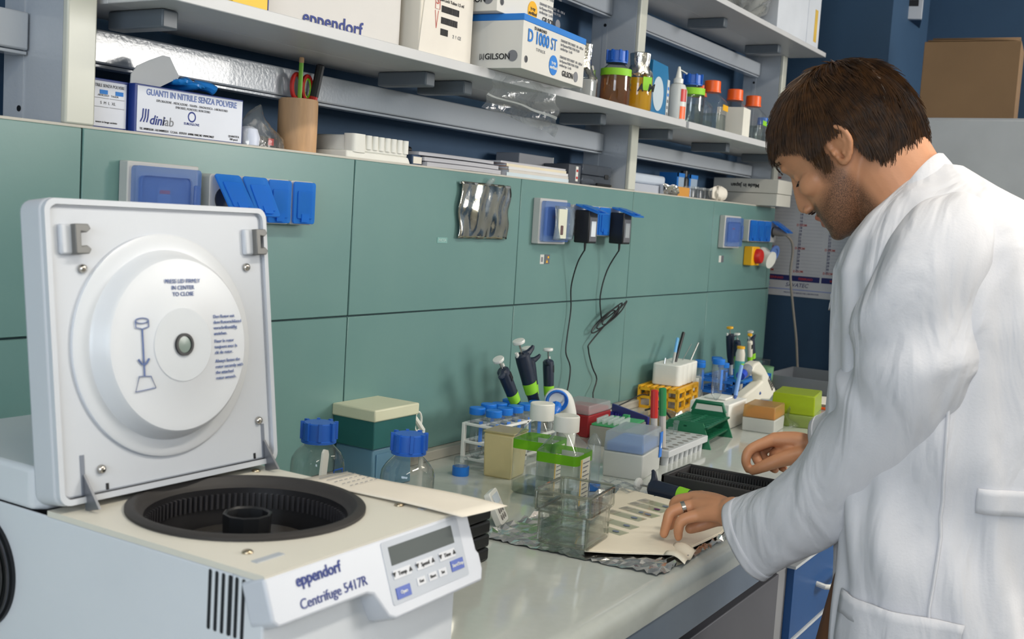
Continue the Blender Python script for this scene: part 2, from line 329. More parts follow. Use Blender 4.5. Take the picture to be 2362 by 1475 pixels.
# ------------------------------------------------------------------ on the green panels
BOXG = mat('grey switch box', (186, 186, 184), .45); BTRANS = clear('blue tinted door', (222, 232, 250), (120, 158, 225), .42, .08, edge=.15)
LIDB = clear('blue socket lid', (180, 215, 252), (62, 155, 245), .62, .12, edge=.05)
def switch_box(x0, z0, w, h, label):
    t = thing('switch_box', label, 'switch box', (x0, 0, z0), group='switch boxes')
    MB().box(0, w, -.02, 0, 0, h).build('body', BOXG, t, bevel=.002)
    MB().box(.02, w-.02, -.0205, -.0195, .015, h-.015).build('backing', mat('pale backing', (185, 190, 200), .6), t)
    m = MB(); z = -.034
    fo, fi = rrect(.006, w-.004, .006, h-.006, .006), rrect(.018, w-.022, .02, h-.02, .008)
    n = len(fo); M = frame((0, 0, 0), (1, 0, 0), (0, 0, 1))
    vs = [(x, y, .0205) for x, y in fo]+[(x, y, .031) for x, y in fo]+[(x, y, .031) for x, y in fi]+[(x, y, .022) for x, y in fi]
    fs = [(k*n+i, k*n+(i+1) % n, (k+1)*n+(i+1) % n, (k+1)*n+i) for k in range(3) for i in range(n)]
    m.add(vs, fs, 0, M).build('door_frame', BTRANS, t)
    d = MB().prism(rrect(.018, w-.022, .02, h-.02, .008), .024, .0275, 0, M).build('door', BTRANS, t)
    MB().box(w-.02, w-.009, -.036, -.031, .03, h-.03).build('latch', BTRANS, d, bevel=.002)
    b = MB().box(w*.4, w*.58, -.0235, -.0205, .03, h*.66).build('breaker', WHITE, t, bevel=.001)
    MB().box(w*.42, w*.56, -.0242, -.0235, h*.58, h*.63).build('red_mark', RED, b)
    return t
sb1 = switch_box(.064, .467, .136, .109, 'large switch box with blue door above the open centrifuge lid')
sb2 = switch_box(1.259, .467, .131, .109, 'switch box with a sample bag stuck over its blue door')
switch_box(2.456, .467, .144, .107, 'farthest switch box, above the far pipettes')
def socket(x0, w, lid_ang, label, z0=.491, h=.076):
    t = thing('wall_socket', label, 'socket', (x0, 0, z0), group='wall sockets')
    M = frame((0, 0, 0), (1, 0, 0), (0, 0, 1))
    MB().prism(rrect(0, w, 0, h, .006), -.0, .024, 0, M).build('body', BOXG, t, bevel=.0015)
    MB().cyl((w/2, -.0235, h*.48), (w/2, -.026, h*.48), .019, n=20).build('socket_face', mat('dark socket face', (40, 42, 48), .5), t)
    L = MB(); Ml = TR((0, -.0262, h-.001), 0, lid_ang) @ frame((0, 0, 0), (1, 0, 0), (0, 0, 1))
    L.prism(rrect(.004, w-.002, -h+.003, -.0005, .005), .0, .004, 0, Ml).prism(rrect(.012, w-.011, -h+.012, -.016, .003), .004, .0065, 0, Ml)
    l = L.build('lid', LIDB, t, bevel=.0008, seg=1)
    MB().box(w*.35, w*.65, -h+.006, -h+.02, .0066, .008, 0, Ml).build('thumb_grip', LIDB, l)
    return t
for i, (a, lb) in enumerate(((.62, 'wall socket with its blue lid swung out, first from the large switch box'), (.52, 'wall socket with its blue lid ajar, second from the large switch box'), (0, 'wall socket with closed blue lid, third from the large switch box'), (0, 'wall socket with closed blue lid, last in the row by the large switch box'))):
    socket(.22+.061*i, .0605, -a, lb)
for i, (a, lb) in enumerate(((1.28, 'wall socket holding the left black adapter, lid lifted'), (0, 'wall socket with closed blue lid just right of the left adapter'), (0, 'wall socket with closed blue lid just left of the right adapter'), (1.28, 'wall socket holding the right black adapter, lid lifted'))):
    socket(1.412+.0665*i, .066, -a, lb)
for i, (a, lb) in enumerate(((0, 'far wall socket with closed blue lid next to the farthest switch box'), (0, 'far wall socket with closed blue lid, second of the far row'), (0, 'far wall socket with closed blue lid, third of the far row'), (1.0, 'far wall socket with lid lifted over the grey plug'))):
    socket(2.672+.0715*i, .071, -a, lb)
def adapter(x0, label, txt):
    t = thing('power_adapter', label, 'adapter', (x0, 0, .473), group='black power adapters')
    MB().box(0, .044, -.069, -.027, 0, .082).build('body', BLACK, t, bevel=.003)
    MB().cyl((.022, -.027, .04), (.022, -.0262, .04), .014).build('plug', BLACK, t)
    p = patch('rating_label', mat('dark grey label', (88, 90, 96), .5), t, (.022, -.0691, .035), (1, 0, 0), (0, 0, 1), .038, .06)
    patch('white_sticker', mat(txt, (214, 220, 226) if txt[0] == 'b' else (150, 156, 160), .25), p, (.022, -.0698, .036), (1, 0, 0), (0, 0, 1), .024, .038)
    MB().tube([(.02, -.05, .001), (.02, -.05, -.012), (.021, -.049, -.02)], [.0035, .003, .002]).build('strain_relief', BLACK, t)
    return t
adapter(1.42, 'left black power adapter with a bright white sticker', 'bright sticker'); adapter(1.612, 'right black power adapter with a dull sticker', 'dull sticker')
CAB = mat('black cable', (26, 26, 30), .5)
def smooth(pts, k=8):
    P = [Vector(p) for p in pts]; out = []
    for i in range(len(P)-1):
        a, b, c, d = P[max(i-1, 0)], P[i], P[i+1], P[min(i+2, len(P)-1)]
        for j in range(k):
            t = j/k; out.append(.5*((2*b)+(-a+c)*t+(2*a-5*b+4*c-d)*t*t+(-a+3*b-3*c+d)*t**3))
    return out+[P[-1]]
tag(MB().tube(smooth([(1.441, -.049, .455), (1.443, -.03, .42), (1.452, -.012, .36), (1.462, -.01, .30), (1.452, -.01, .23), (1.448, -.012, .19), (1.462, -.02, .15), (1.445, -.024, .09), (1.41, -.026, .04), (1.40, -.027, .027)]), .0018, 6).build('adapter_cable', CAB), 'thin black cable hanging straight down from the left adapter', 'cable')
coil = [(1.633, -.049, .455), (1.63, -.02, .40), (1.62, -.01, .33), (1.632, -.012, .27), (1.63, -.014, .262)]
for k in range(3):
    for a in range(0, 360, 30):
        q = math.radians(a+20*k); u_, v_ = .068*math.cos(q)+.02*k, .014*math.sin(q)+.004*k
        coil.append((1.645+u_*.94-v_*.3-.012, -.018-.006*k, .262+u_*.36+v_*.9))
coil += [(1.58, -.016, .215), (1.57, -.012, .19), (1.60, -.012, .14), (1.63, -.012, .105), (1.60, -.02, .06), (1.66, -.03, .022), (1.75, -.04, .03), (1.84, -.045, .044), (1.885, -.05, .04)]
tag(MB().tube(smooth(coil, 4), .0019, 6).build('coiled_cable', CAB), 'black cable tied in a loose coil hanging from the right adapter', 'cable')
# hanging foil pouch
fp = thing('foil_pouch', 'crinkled silver foil pouch hanging on the green panel', 'pouch', (1.04, -.004, .475))
def pouch(a, b):
    x = -.1+.2*a+.004*math.sin(9*b); z = .122*b
    return (x, -.004-.007*math.sin(PI*a)*math.sin(PI*b)-.0016*math.sin(17*a+2.5*math.sin(3*b))-.0011*math.sin(31*a-5*b)-.0008*math.sin(13*b+4*a), z)
MB().grid(pouch, 28, 20).build('pouch', mat('silver pouch', (188, 186, 180), .12, 1, bump=.5, bs=28, var=.12, vs=18, rgb2=(205, 200, 180)), fp, solid=.0008)
MB().box(-.1, .1, -.004, -.0005, .116, .121).build('top_seal', STEEL, fp)
MB().tube(smooth([(.0, -.004, .118), (.012, -.012, .132), (.022, -.004, .128), (.008, -.002, .12)], 6), .005, 6).build('tape_hook', clear('crumpled tape', haze=.3, rough=.1), fp)
es = thing('embossed_label', 'small embossed label plate on the green panel left of the foil pouch', 'label', (.876, 0, .463))
MB().box(0, .036, -.001, 0, 0, .012).build('plate', mat('pale green plate', (120, 165, 160), .4), es); text('INCISA', .009, mat('plate lettering', (180, 205, 200), .5), es, (.018, -.0012, .006), (1, 0, 0), (0, 0, 1))
for x, c, lb in ((1.307, (205, 205, 200), 'small white sticker below the sample bag switch box'), (1.329, (92, 96, 104), 'small grey sticker with yellow warning marks below the sample bag switch box')):
    o = thing('sticker', lb, 'sticker', (x, 0, .417)); MB().box(0, .018 if c[0] > 100 else .024, -.0008, 0, 0, .023).build('backing', mat('sticker %d' % c[0], c, .5), o)
    if c[0] > 100: MB().box(.004, .013, -.0012, -.0008, .005, .017).build('print', GREYTX, o)
    else:
        MB().prism([(.006, .003), (.016, .003), (.011, .011)], .0008, .0012, 0, frame((0, 0, 0), (1, 0, 0), (0, 0, 1))).build('warning_mark', YELLOW, o); MB().box(.013, .02, -.0012, -.0008, .014, .019).build('warning_mark', YELLOW, o)
o = thing('sticker', 'small sticker pair below the farthest switch box', 'sticker', (2.475, 0, .418)); MB().box(0, .02, -.0008, 0, 0, .022).build('backing', mat('sticker 205', (205, 205, 200), .5), o); MB().box(.021, .042, -.0008, 0, 0, .022).build('backing', mat('sticker 92', (92, 96, 104), .5), o)
# sample bag on the second switch box
SBAG = clear('sample bag film', (225, 235, 245), (215, 230, 240), .35, .12, 2, bump=.4)
t = thing('sample_bag', 'clear sample bag stuck over the door of the second switch box', 'bag', (1.29, -.038, .478))
MB().grid(lambda a, b: (.092*a+.01*b*(a > .5), -.004-.004*math.sin(7*a+3*b), .082*b), 12, 10).build('film', SBAG, t, solid=.0006)
MB().box(.03, .045, -.007, -.002, .012, .036).build('sample', mat('brown sample', (95, 70, 70), .7), t, bevel=.003); MB().box(.02, .06, -.006, -.002, .004, .075).build('paper_slip', mat('cream slip', (214, 214, 196), .7), t)
# emergency switch and grey plug with lead
t = thing('emergency_switch', 'yellow box switch with red knob below the far sockets', 'switch', (2.705, 0, .408))
MB().box(0, .075, -.032, 0, 0, .066).build('body', YELLOW, t, bevel=.003)
MB().lathe([(.026, 0), (.026, .014), (.022, .02)], 24, 0, frame((.042, -.032, .033), (1, 0, 0), (0, 0, 1))).build('knob', RED, t)
t = thing('industrial_socket', 'white round industrial socket beside the yellow switch', 'socket', (2.83, 0, .40))
MB().lathe([(.034, 0), (.036, .012), (.03, .03), (.031, .05)], 24, 0, frame((.035, -.002, .04), (1, -.2, 0), (0, -.25, 1))).build('body', WHITE, t)
MB().lathe([(.031, 0), (.031, .004), (.02, .004), (.02, .001)], 24, 0, frame((.045, -.05, .052), (1, -.2, 0), (0, -.25, 1))).build('flap_ring', mat('blue grey ring', (90, 120, 180), .4), t)
t = thing('plug_lead', 'grey plug and lead running from the far socket down to the worktop', 'cable')
GREYC = mat('grey cable', (128, 122, 116), .5)
MB().tube([(2.925, -.0275, .533), (2.925, -.055, .53), (2.93, -.07, .522)], [.017, .016, .006], 12).build('plug', GREYC, t)
MB().tube(smooth([(2.93, -.068, .524), (2.955, -.085, .50), (2.965, -.09, .46), (2.96, -.09, .38), (2.985, -.10, .27), (3.0, -.12, .14), (3.02, -.13, .02), (3.02, -.14, .005)]), .0045, 8).build('lead', GREYC, t)

# wall calendar
t = thing('wall_calendar', 'three-column wall calendar with blue month bars on the blue wall', 'calendar', (3.349, .155, .278))
X1, Y1 = (0, -1, 0), (0, 0, 1)
MB().box(-.0015, 0, -.365, 0, 0, .53).build('sheet', mat('calendar paper', (214, 216, 222), .6), t)
CNB = mat('calendar navy', (38, 45, 110), .6); CRD = mat('calendar red', (205, 70, 60), .6); CLN = mat('calendar lines', (165, 170, 185), .7)
for c in range(3):
    y0 = -.006-.12*c
    patch('month_bar', CNB, t, (-.0018, y0-.057, .072), X1, Y1, .113, .022)
    text(('GENNAIO', 'FEBBRAIO', 'MARZO')[c], .013, CRD, t, (-.0026, y0-.057, .071), X1, Y1, bold=.02)
    text('\n'.join(str(k) for k in range(1, 32)), .0125, CNB, t, (-.0026, y0-.02, .30), X1, Y1, bold=.02, line=1.05)
    lines = MB()
    for k in range(31): lines.box(-.0022, -.0015, y0-.112, y0-.03, .092+k*.01345, .0927+k*.01345)
    lines.build('day_lines', CLN, t)
    for k in range(5): text('D '+'DOMENICA'[:3], .012, CRD, t, (-.0026, y0-.024, .10+.092*k), X1, Y1, bold=.02)
text('SAVATEC', .022, CNB, t, (-.0026, -.15, .045), X1, Y1, shear=.2); text('PRODOTTI E SERVIZI PER LABORATORI', .008, CNB, t, (-.0026, -.17, .014), X1, Y1)
patch('footer_bar', mat('pale blue bar', (150, 165, 215), .6), t, (-.0018, -.182, .027), X1, Y1, .34, .004); text('DL', .016, CBLUE, t, (-.0026, -.03, .045), X1, Y1, shear=.2, bold=.02)

# ------------------------------------------------------------------ on the ledge above the panels
LZ = .6206; BXW = mat('glossy white card', (205, 210, 222), .4); BXB = mat('deep blue card', (28, 55, 130), .45)
XF, ZU = (1, 0, 0), (0, 0, 1)
t = thing('glove_box', 'upright glove box seen by its end, tucked behind the left upright', 'box', (.03, .032, LZ))
MB().box(0, .072, 0, .14, 0, .0735).build('carton', BXB, t, bevel=.001); patch('end_label', BXW, t, (.036, -.0003, .0365), XF, ZU, .066, .066)
text('NITRILE SENZA POLVERE', .0065, GREYTX, t, (.036, -.0012, .063), XF, ZU, sx=.8)
for x in (.028, .056): patch('blue_tag', CBLUE, t, (x, -.0009, .054), XF, ZU, .014, .006); patch('table_line', GREYTX, t, (x-.004, -.0009, .045), XF, ZU, .026, .0005); patch('table_line', GREYTX, t, (x-.004, -.0009, .032), XF, ZU, .026, .0005)
text('ARTICOLO   TAGLIA', .004, GREYTX, t, (.036, -.0012, .049), XF, ZU); text('S  M  L  XL', .006, GREYTX, t, (.036, -.0012, .038), XF, ZU); text('tenere in luogo asciutto', .004, INK, t, (.034, -.0012, .010), XF, ZU)
t = thing('glove_box', 'white glove box lettered GUANTI IN NITRILE with torn top flap up', 'box', (.105, .02, LZ), (0, 0, 0))
MB().box(0, .223, 0, .12, 0, .0735).build('carton', BXB, t, bevel=.001)
patch('front_print', BXW, t, (.1125, -.0003, .0365), XF, ZU, .216, .0685)
text('GUANTI IN NITRILE SENZA POLVERE', .0132, mat('pale blue print', (96, 118, 176), .5), t, (.114, -.0012, .0625), XF, ZU, sx=.86, bold=.02)
text('ESPLORAZIONE - MEDICAZIONE - TERAPIA - DIAGNOSTICA - LABORATORIO', .0052, GREYTX, t, (.114, -.0012, .0515), XF, ZU, sx=.82); text('EMBOSSED, MONOUSO, NON STERILI', .0052, GREYTX, t, (.114, -.0012, .0455), XF, ZU, sx=.82)
text('dini', .02, DKBLUE, t, (.042, -.0012, .021), XF, ZU, shear=.25, bold=.015); text('lab', .02, GREYTX, t, (.064, -.0012, .021), XF, ZU, shear=.1)
m = MB()
for k in range(3):
    m.tube([(.011+.006*k, -.0012, .017), (.015+.005*k, -.0012, .024), (.016+.005*k, -.0012, .037)], .0011, 5)
m.build('logo_strokes', DKBLUE, t)
m = MB().lathe([(.0085, 0), (.0085, .0006), (.006, .0006), (.006, 0)], 20, 0, frame((.112, -.0004, .034), XF, ZU)); m.build('globe_emblem', DKBLUE, t); text('EUROGLOVE', .0055, DKBLUE, t, (.112, -.0012, .0225), XF, ZU)
text('TEL. 049/8935184 - FAX 049/8935211   C.C.I.A.A. - ISTITUTO  AMMIN. MARCHIO  WWW.DINI.IT', .0048, INK, t, (.085, -.0012, .0065), XF, ZU, sx=.75); text('QUANTITA\n100 pezzi', .0048, INK, t, (.203, -.0012, .009), XF, ZU)
m = MB()
def flapf(a, b):
    ang = PI*a; r = .055*(1-.1*b)
    return (.012+.105*a, .004+.03*b+.03*math.sin(PI*a)*.2, .0735+.05*math.sin(PI*a*.92)**.8*(1-b*.25)*(.3+.7*b if b < .99 else 1))
fl = [(.002, .0735), (.004, .088), (.016, .102), (.04, .114), (.066, .125), (.08, .1245), (.09, .108), (.098, .096), (.092, .092), (.072, .082), (.055, .0735)]
m.prism(fl, -.001, .0008, 0, frame((0, .006, 0), XF, (0, .1, 1))); fp2 = m.build('torn_flap', mat('white card inside', (196, 198, 200), .6), t)
hand = [(.036, .085), (.034, .094), (.028, .100), (.029, .106), (.032, .103), (.033, .108), (.036, .104), (.037, .109), (.040, .104), (.041, .107), (.044, .100), (.046, .090), (.052, .080)]
MB().tube([(x, .006+.25*0-.0015+(z-.0)*.25*.97*0, z) for x, z in hand], .0005, 5).build('printed_hand', GREYTX, t, loc=(0, .0145, .0))
gl = thing('nitrile_glove', 'crumpled bright blue nitrile glove poking out of the white glove box', 'glove', (.222, .055, LZ+.0758))
def glove(a, b):
    q = 2*PI*a; r = .5+.5*math.sin(PI*b)
    return ((b-.5)*.08+.006*math.sin(3*q+5*b), (.028*math.cos(q)+.004*math.sin(5*q+9*b))*math.sin(PI*min(max(b, .03), .97))**.5, .012+(.009*math.sin(q)+.003*math.sin(4*q+12*b))*math.sin(PI*min(max(b, .03), .97))**.5)
MB().grid(glove, 26, 16).build('glove', mat('blue nitrile', (40, 140, 225), .35, bump=.3, bs=40), gl); MB().tube(smooth([(.03, 0, .014), (.05, -.012, .012), (.058, -.02, .006)], 5), [.008]*10+[.005], 8).build('finger', _mats['blue nitrile'], gl)
# bag with odds and ends
t = thing('plastic_bag', 'clear plastic bag with a white cap and small packet between glove box and pencil cup', 'bag', (.395, .05, LZ))
def bagf(a, b):
    q = 2*PI*a; s = math.sin(PI*(.5+.5*b)) if b > 0 else 1
    rr = max(.02, math.cos(b*PI/2))**.6
    return (.062*math.cos(q)*rr*(1+.10*math.sin(5*q+4*b))+.01*b, .026*math.sin(q)*rr*(1+.1*math.sin(7*q)), .055*b*(1-.35*math.cos(q)*1)*1.0+.002*math.sin(9*q+7*b))
MB().grid(bagf, 30, 12).build('film', clear('bag film', haze=.14, rough=.08, refl=2.2, bump=.6, bs=40), t)
MB().lathe([(.02, 0), (.021, .014), (.016, .028), (.008, .032)], 20, 0, TR((-.028, -.004, .002))).build('white_cap', mat('pale lavender plastic', (205, 212, 230), .4), t)
MB().box(-.002, .045, -.012, .012, .002, .02, 0, TR((0, 0, 0), .2)).build('dark_packet', BLACK, t, bevel=.002); MB().box(.014, .03, -.0135, -.012, .006, .018, 0, TR((0, 0, 0), .2)).build('packet_mark', RED, t)
# wooden pencil cup and what stands in it
WOOD = mat('turned wood', (196, 156, 116), .6, var=.15, vs=5, stretch=(14, 14, 2), bump=.05)
t = thing('pencil_cup', 'pale wooden cylinder cup on the ledge', 'cup', (.52, .075, LZ))
m = MB(); m.lathe([(.036, 0), (.0365, .05), (.0362, .094), (.0355, .098), (.031, .098), (.03, .012), (.001, .01)], 32); m.build('cup', WOOD, t)
def stick(name, label, cat, p0, p1, r, body, tip, tiplen=.012, endm=None, endlen=0, flat=1):
    p0 = Vector(p0); p1 = Vector(p1); L = (p1-p0).length; o = thing(name, label, cat, p0); M = frame_z((0, 0, 0), p1-p0)
    MB().lathe([(r, tiplen if tip else 0), (r, L-endlen)], 10, 0, M).build('barrel', body, o)
    if tip: MB().lathe([(.0006, 0), (r, tiplen)], 10, 0, M).build('tip', tip, o)
    if endm: MB().lathe([(r*1.12, L-endlen), (r*1.12, L-.002), (r*.8, L)], 10, 0, M).build('cap', endm, o)
    return o
stick('pencil', 'green pencil leaning left in the wooden cup', 'pencil', (.515, .07, LZ+.02), (.502, .055, LZ+.172), .0042, mat('lime pencil', (120, 185, 60), .4), None, 0, WOOD, .01)
stick('marker_pen', 'red and black marker in the wooden cup', 'marker', (.535, .068, LZ+.03), (.548, .05, LZ+.165), .0072, RED, None, 0, BLACK, .06)
stick('pencil', 'dark brown pencil leaning right in the wooden cup', 'pencil', (.535, .082, LZ+.02), (.572, .07, LZ+.168), .004, mat('brown pencil', (110, 75, 60), .5), None)
t = thing('scissors', 'scissors with red and green handle loops in the wooden cup', 'scissors', (.517, .086, LZ+.022))
for s, mm in ((-1, RED), (1, RED)):
    MB().tube([(s*.014+.015*math.cos(q)*.8, -.02, .098+.022*math.sin(q)) for q in [2*PI*k/20 for k in range(20)]], .004, 8, closed=True).build('handle_loop', mm, t); MB().tube([(s*.006, -.017, .078), (s*-.003, 0, .0)], [.005, .002], 6).build('blade', STEEL, t)
MB().tube([(.014+.0115*math.cos(q)*.8, -.0205, .098+.017*math.sin(q)) for q in [2*PI*k/20 for k in range(20)]], .0022, 6, closed=True).build('green_insert', GREENL, t)
# expanded polystyrene comb rack
FOAM = mat('white foam', (226, 226, 220), .75, bump=.15, bs=120)
t = thing('foam_rack', 'white foam tube rack with a row of scalloped slots', 'foam rack', (.60, .022, LZ))
m = MB(); m.tbox(0, .20, 0, .11, 0, .014, .004); m.tbox(.02, .196, .006, .104, .014, .0445, .003); m.build('block', FOAM, t, bevel=.003)
for i in range(7):
    MB().rbox(.064+.0195*i, .0785+.0195*i, .002, .014, .02, .0465, .005).build('tooth', FOAM, t)
MB().rbox(.02, .058, .0, .03, .012, .047, .008).build('end_boss', FOAM, t)
# magazines
def mag(x0, x1, y0, y1, z0, h, cover, label, sag=0, rz=0, spine=None):
    t = thing('magazine', label, 'magazine', (x0, y0, z0), (0, 0, rz), group='magazines piled on the ledge'); L = x1-x0; D = y1-y0
    def sh(dz):
        def fn(a, b): return (L*a, D*b, dz+sag*(math.sin(PI*a)))
        return fn
    n = 12; rings = []
    for k in range(n+1):
        a = k/n; z = sag*math.sin(PI*a*.8)
        rings.append([(L*a, 0, z), (L*a, D, z), (L*a, D, z+h), (L*a, 0, z+h)])
    MB().loft([[(p[0], .001+p[1]*.99, p[2]*1+.0006) for p in r[:2]]+[(p[0], .001+p[1]*.99, p[2]-.0006) for p in r[2:]] for r in rings]).build('pages', mat('page edges', (190, 190, 196), .8, var=.15, vs=4, stretch=(.2, .2, 300)), t)
    c = mat('cover %d %d %d' % cover, cover, .35)
    m = MB().loft([[r[0], r[1], (r[1][0], r[1][1], r[1][2]+.0006), (r[0][0], r[0][1], r[0][2]+.0006)] for r in rings]).loft([[(r[3][0], r[3][1], r[3][2]-.0006), (r[2][0], r[2][1], r[2][2]-.0006), r[2], r[3]] for r in rings])
    m.build('cover', c, t)
    if spine: MB().loft([[(r[0][0], -.0012, r[0][2]), (r[0][0], .0, r[0][2]), (r[3][0], .0, r[3][2]), (r[3][0], -.0012, r[3][2])] for r in rings]).build('spine', mat('spine %d %d %d' % spine, spine, .4), t)
    return t
mag(1.15, 1.442, .012, .185, LZ, .0085, (190, 210, 225), 'bottom magazine of the right pile, pale blue spine', spine=(200, 214, 222))
mag(1.165, 1.447, .016, .185, LZ+.0088, .0066, (214, 206, 196), 'second magazine of the right pile, cream spine', spine=(206, 200, 192))
mag(1.163, 1.445, .016, .185, LZ+.0157, .0068, (200, 150, 60), 'third magazine of the right pile, white spine with ochre edge', spine=(216, 216, 216))
mag(1.16, 1.442, .02, .187, LZ+.0228, .0062, (190, 90, 40), 'fourth magazine of the right pile, cream spine and red cover', spine=(222, 214, 190))
mag(1.14, 1.44, .022, .187, LZ+.0293, .0045, (196, 198, 204), 'thin grey magazine on top of the right pile', rz=-.01)
for k, (a, h, c, lb) in enumerate(((.855, .010, (120, 120, 130), 'bottom grey magazine of the left pile'), (.85, .009, (130, 130, 138), 'second grey magazine of the left pile'), (.835, .008, (96, 100, 112), 'third grey magazine of the left pile'))):
    mag(a, a+.285, .02+.004*k, .187, LZ+.0004+.0108*k, h, c, lb, sag=.0012)
t = thing('blue_folder', 'dark blue folder edge at the left end of the magazines', 'folder', (.815, .03, LZ)); MB().box(0, .03, 0, .15, 0, .022).build('cover', mat('navy card', (38, 62, 92), .5), t, bevel=.002); MB().box(.003, .031, -.001, .001, .004, .018).build('pages', PAPER, t)
t = thing('marker_pen', 'short black marker lying behind the magazines', 'marker', (.90, .13, LZ+.033)); MB().cyl((-.03, 0, .006), (.0, 0, .006), .006).build('barrel', mat('grey barrel', (120, 124, 132), .4), t); MB().cyl((0, 0, .006), (.035, 0, .006), .0066).build('cap', BLACK, t)
t = thing('storage_box', 'grey plastic box behind the magazines', 'box', (1.36, .11, LZ+.034)); MB().box(0, .17, 0, .07, 0, .033).build('body', mat('grey box', (140, 142, 148), .5), t, bevel=.002); MB().box(.17, .172, 0, .07, 0, .033).build('edge', WHITE, t)
t = thing('cassette_case', 'smoky clear cassette case with red and white label right of the magazines', 'case', (1.548, .03, LZ)); SMK = clear('smoky plastic', (190, 196, 205), (120, 128, 140), .45, .1)
MB().box(-.065, -.002, .004, .08, 0, .05).build('dark_end', mat('dark case end', (74, 78, 86), .5), t, bevel=.002); MB().box(-.03, -.018, .0028, .004, .008, .046).build('label_strip', WHITE, t)
for z in (.014, .032): MB().box(-.028, -.02, .002, .003, z, z+.006).build('red_mark', RED, t)
MB().box(0, .165, 0, .08, 0, .027).build('base', SMK, t, bevel=.002); MB().box(0, .165, 0, .08, .0285, .056).build('lid', SMK, t, bevel=.002); MB().box(.125, .145, -.003, .0, .022, .034).build('catch', BLACK, t, bevel=.001)
MB().ell((.07, .04, .013), .05, .03, .011).build('contents', mat('grey film roll', (150, 152, 160), .5), t)
stick('ballpoint_pen', 'black pen with brass tip lying on the ledge by the middle upright', 'pen', (1.688, .013, LZ+.005), (1.60, -.0+.014, LZ+.005), .0038, BLACK, mat('brass', (220, 190, 110), .3, 1), .01)
# right of the middle upright
def carton(name, label, loc, s, m, rz=0, bev=.0015, lid=None):
    t = thing(name, label, 'box', loc, (0, 0, rz)); MB().box(0, s[0], 0, s[1], 0, s[2]).build('body', m, t, bevel=bev)
    if lid: MB().box(-.001, s[0]+.001, -.001, s[1]+.001, s[2]-lid, s[2]+.001).build('lid', m, t, bevel=bev)
    return t
GW = mat('grey white card', (176, 182, 194), .5)
carton('storage_box', 'flat white box at the bottom right of the middle upright', (1.83, .03, LZ), (.27, .12, .024), GW); carton('storage_box', 'white box with rounded corner stacked right of the middle upright', (1.83, .035, LZ+.0245), (.255, .11, .03), mat('blue white card', (190, 200, 214), .45), bev=.008)
t = thing('foil_packet', 'small crumpled foil packet on the ledge right of the middle upright', 'packet', (2.03, .015, LZ)); MB().grid(lambda a, b: (.1*a, -.002+.006*math.sin(20*a+8*b), .03*b+.003*math.sin(30*a)), 20, 6).build('foil', FOIL, t, solid=.001); MB().box(.0, .1, .002, .012, .0, .026).build('packet', GW, t)
carton('storage_box', 'small orange box on the ledge', (2.155, .03, LZ), (.105, .06, .03), mat('orange card', (205, 145, 60), .6))
for x, c, w_, lb in ((2.29, (165, 185, 205), .06, 'blue and white carton left of the black bottle'), (2.39, (190, 198, 208), .07, 'blue and white carton right of the black bottle')):
    t = carton('storage_box', lb, (x, .09, LZ), (w_, .06, .078), mat('carton %d' % x, c, .5)); MB().box(-.0005, w_+.0005, -.001, .061, .066, .0785).build('blue_band', CBLUE, t); MB().box(-.001, .012, -.001, .061, .0, .0785).build('blue_edge', CBLUE, t)
t = thing('dark_bottle', 'slim black bottle between the blue and white cartons', 'bottle', (2.368, .1, LZ)); MB().lathe([(.016, 0), (.016, .06), (.011, .07)], 16).build('body', BLACK, t); MB().lathe([(.012, .07), (.012, .088)], 16).build('cap', BLACK, t)
for x, lb in ((2.29, 'short glass jar left, on the ledge before the cartons'), (2.35, 'short glass jar in the middle, on the ledge before the cartons'), (2.41, 'short glass jar right, on the ledge before the cartons')):
    t = thing('glass_jar', lb, 'jar', (x, .04, LZ)); MB().lathe([(.024, 0), (.025, .028), (.023, .030), (.022, .026), (.0215, .003), (.001, .002)], 20).build('body', GLASS, t); MB().lathe([(.025, .0292), (.025, .036), (.001, .037)], 20).build('lid', clear('jar lid', haze=.3), t)
t = thing('tissue', 'crumpled white tissue wad before the long white box', 'tissue', (2.50, .03, LZ)); MB().grid(lambda a, b: (.05*math.cos(2*PI*a)*math.sin(PI*b)*(1+.2*math.sin(9*a*6)), .025*math.sin(2*PI*a)*math.sin(PI*b), .024+.024*-math.cos(PI*b)+.003*math.sin(20*a*2+9*b)), 24, 10).build('wad', PAPER, t)
WBX = mat('long box card', (206, 204, 196), .5)
t = thing('long_carton', 'long white two-part carton with upside-down print at the far end of the ledge', 'box', (2.80, -.07, LZ)); MB().box(0, .151, 0, .238, 0, .042).build('base', WBX, t, bevel=.001); MB().box(-.002, .152, -.002, .239, .0435, .092).build('lid', WBX, t, bevel=.001)
text('Made in Japan', .019, INK, t, (-.0025, .12, .068), (0, 1, 0), (0, 0, -1), bold=.03)
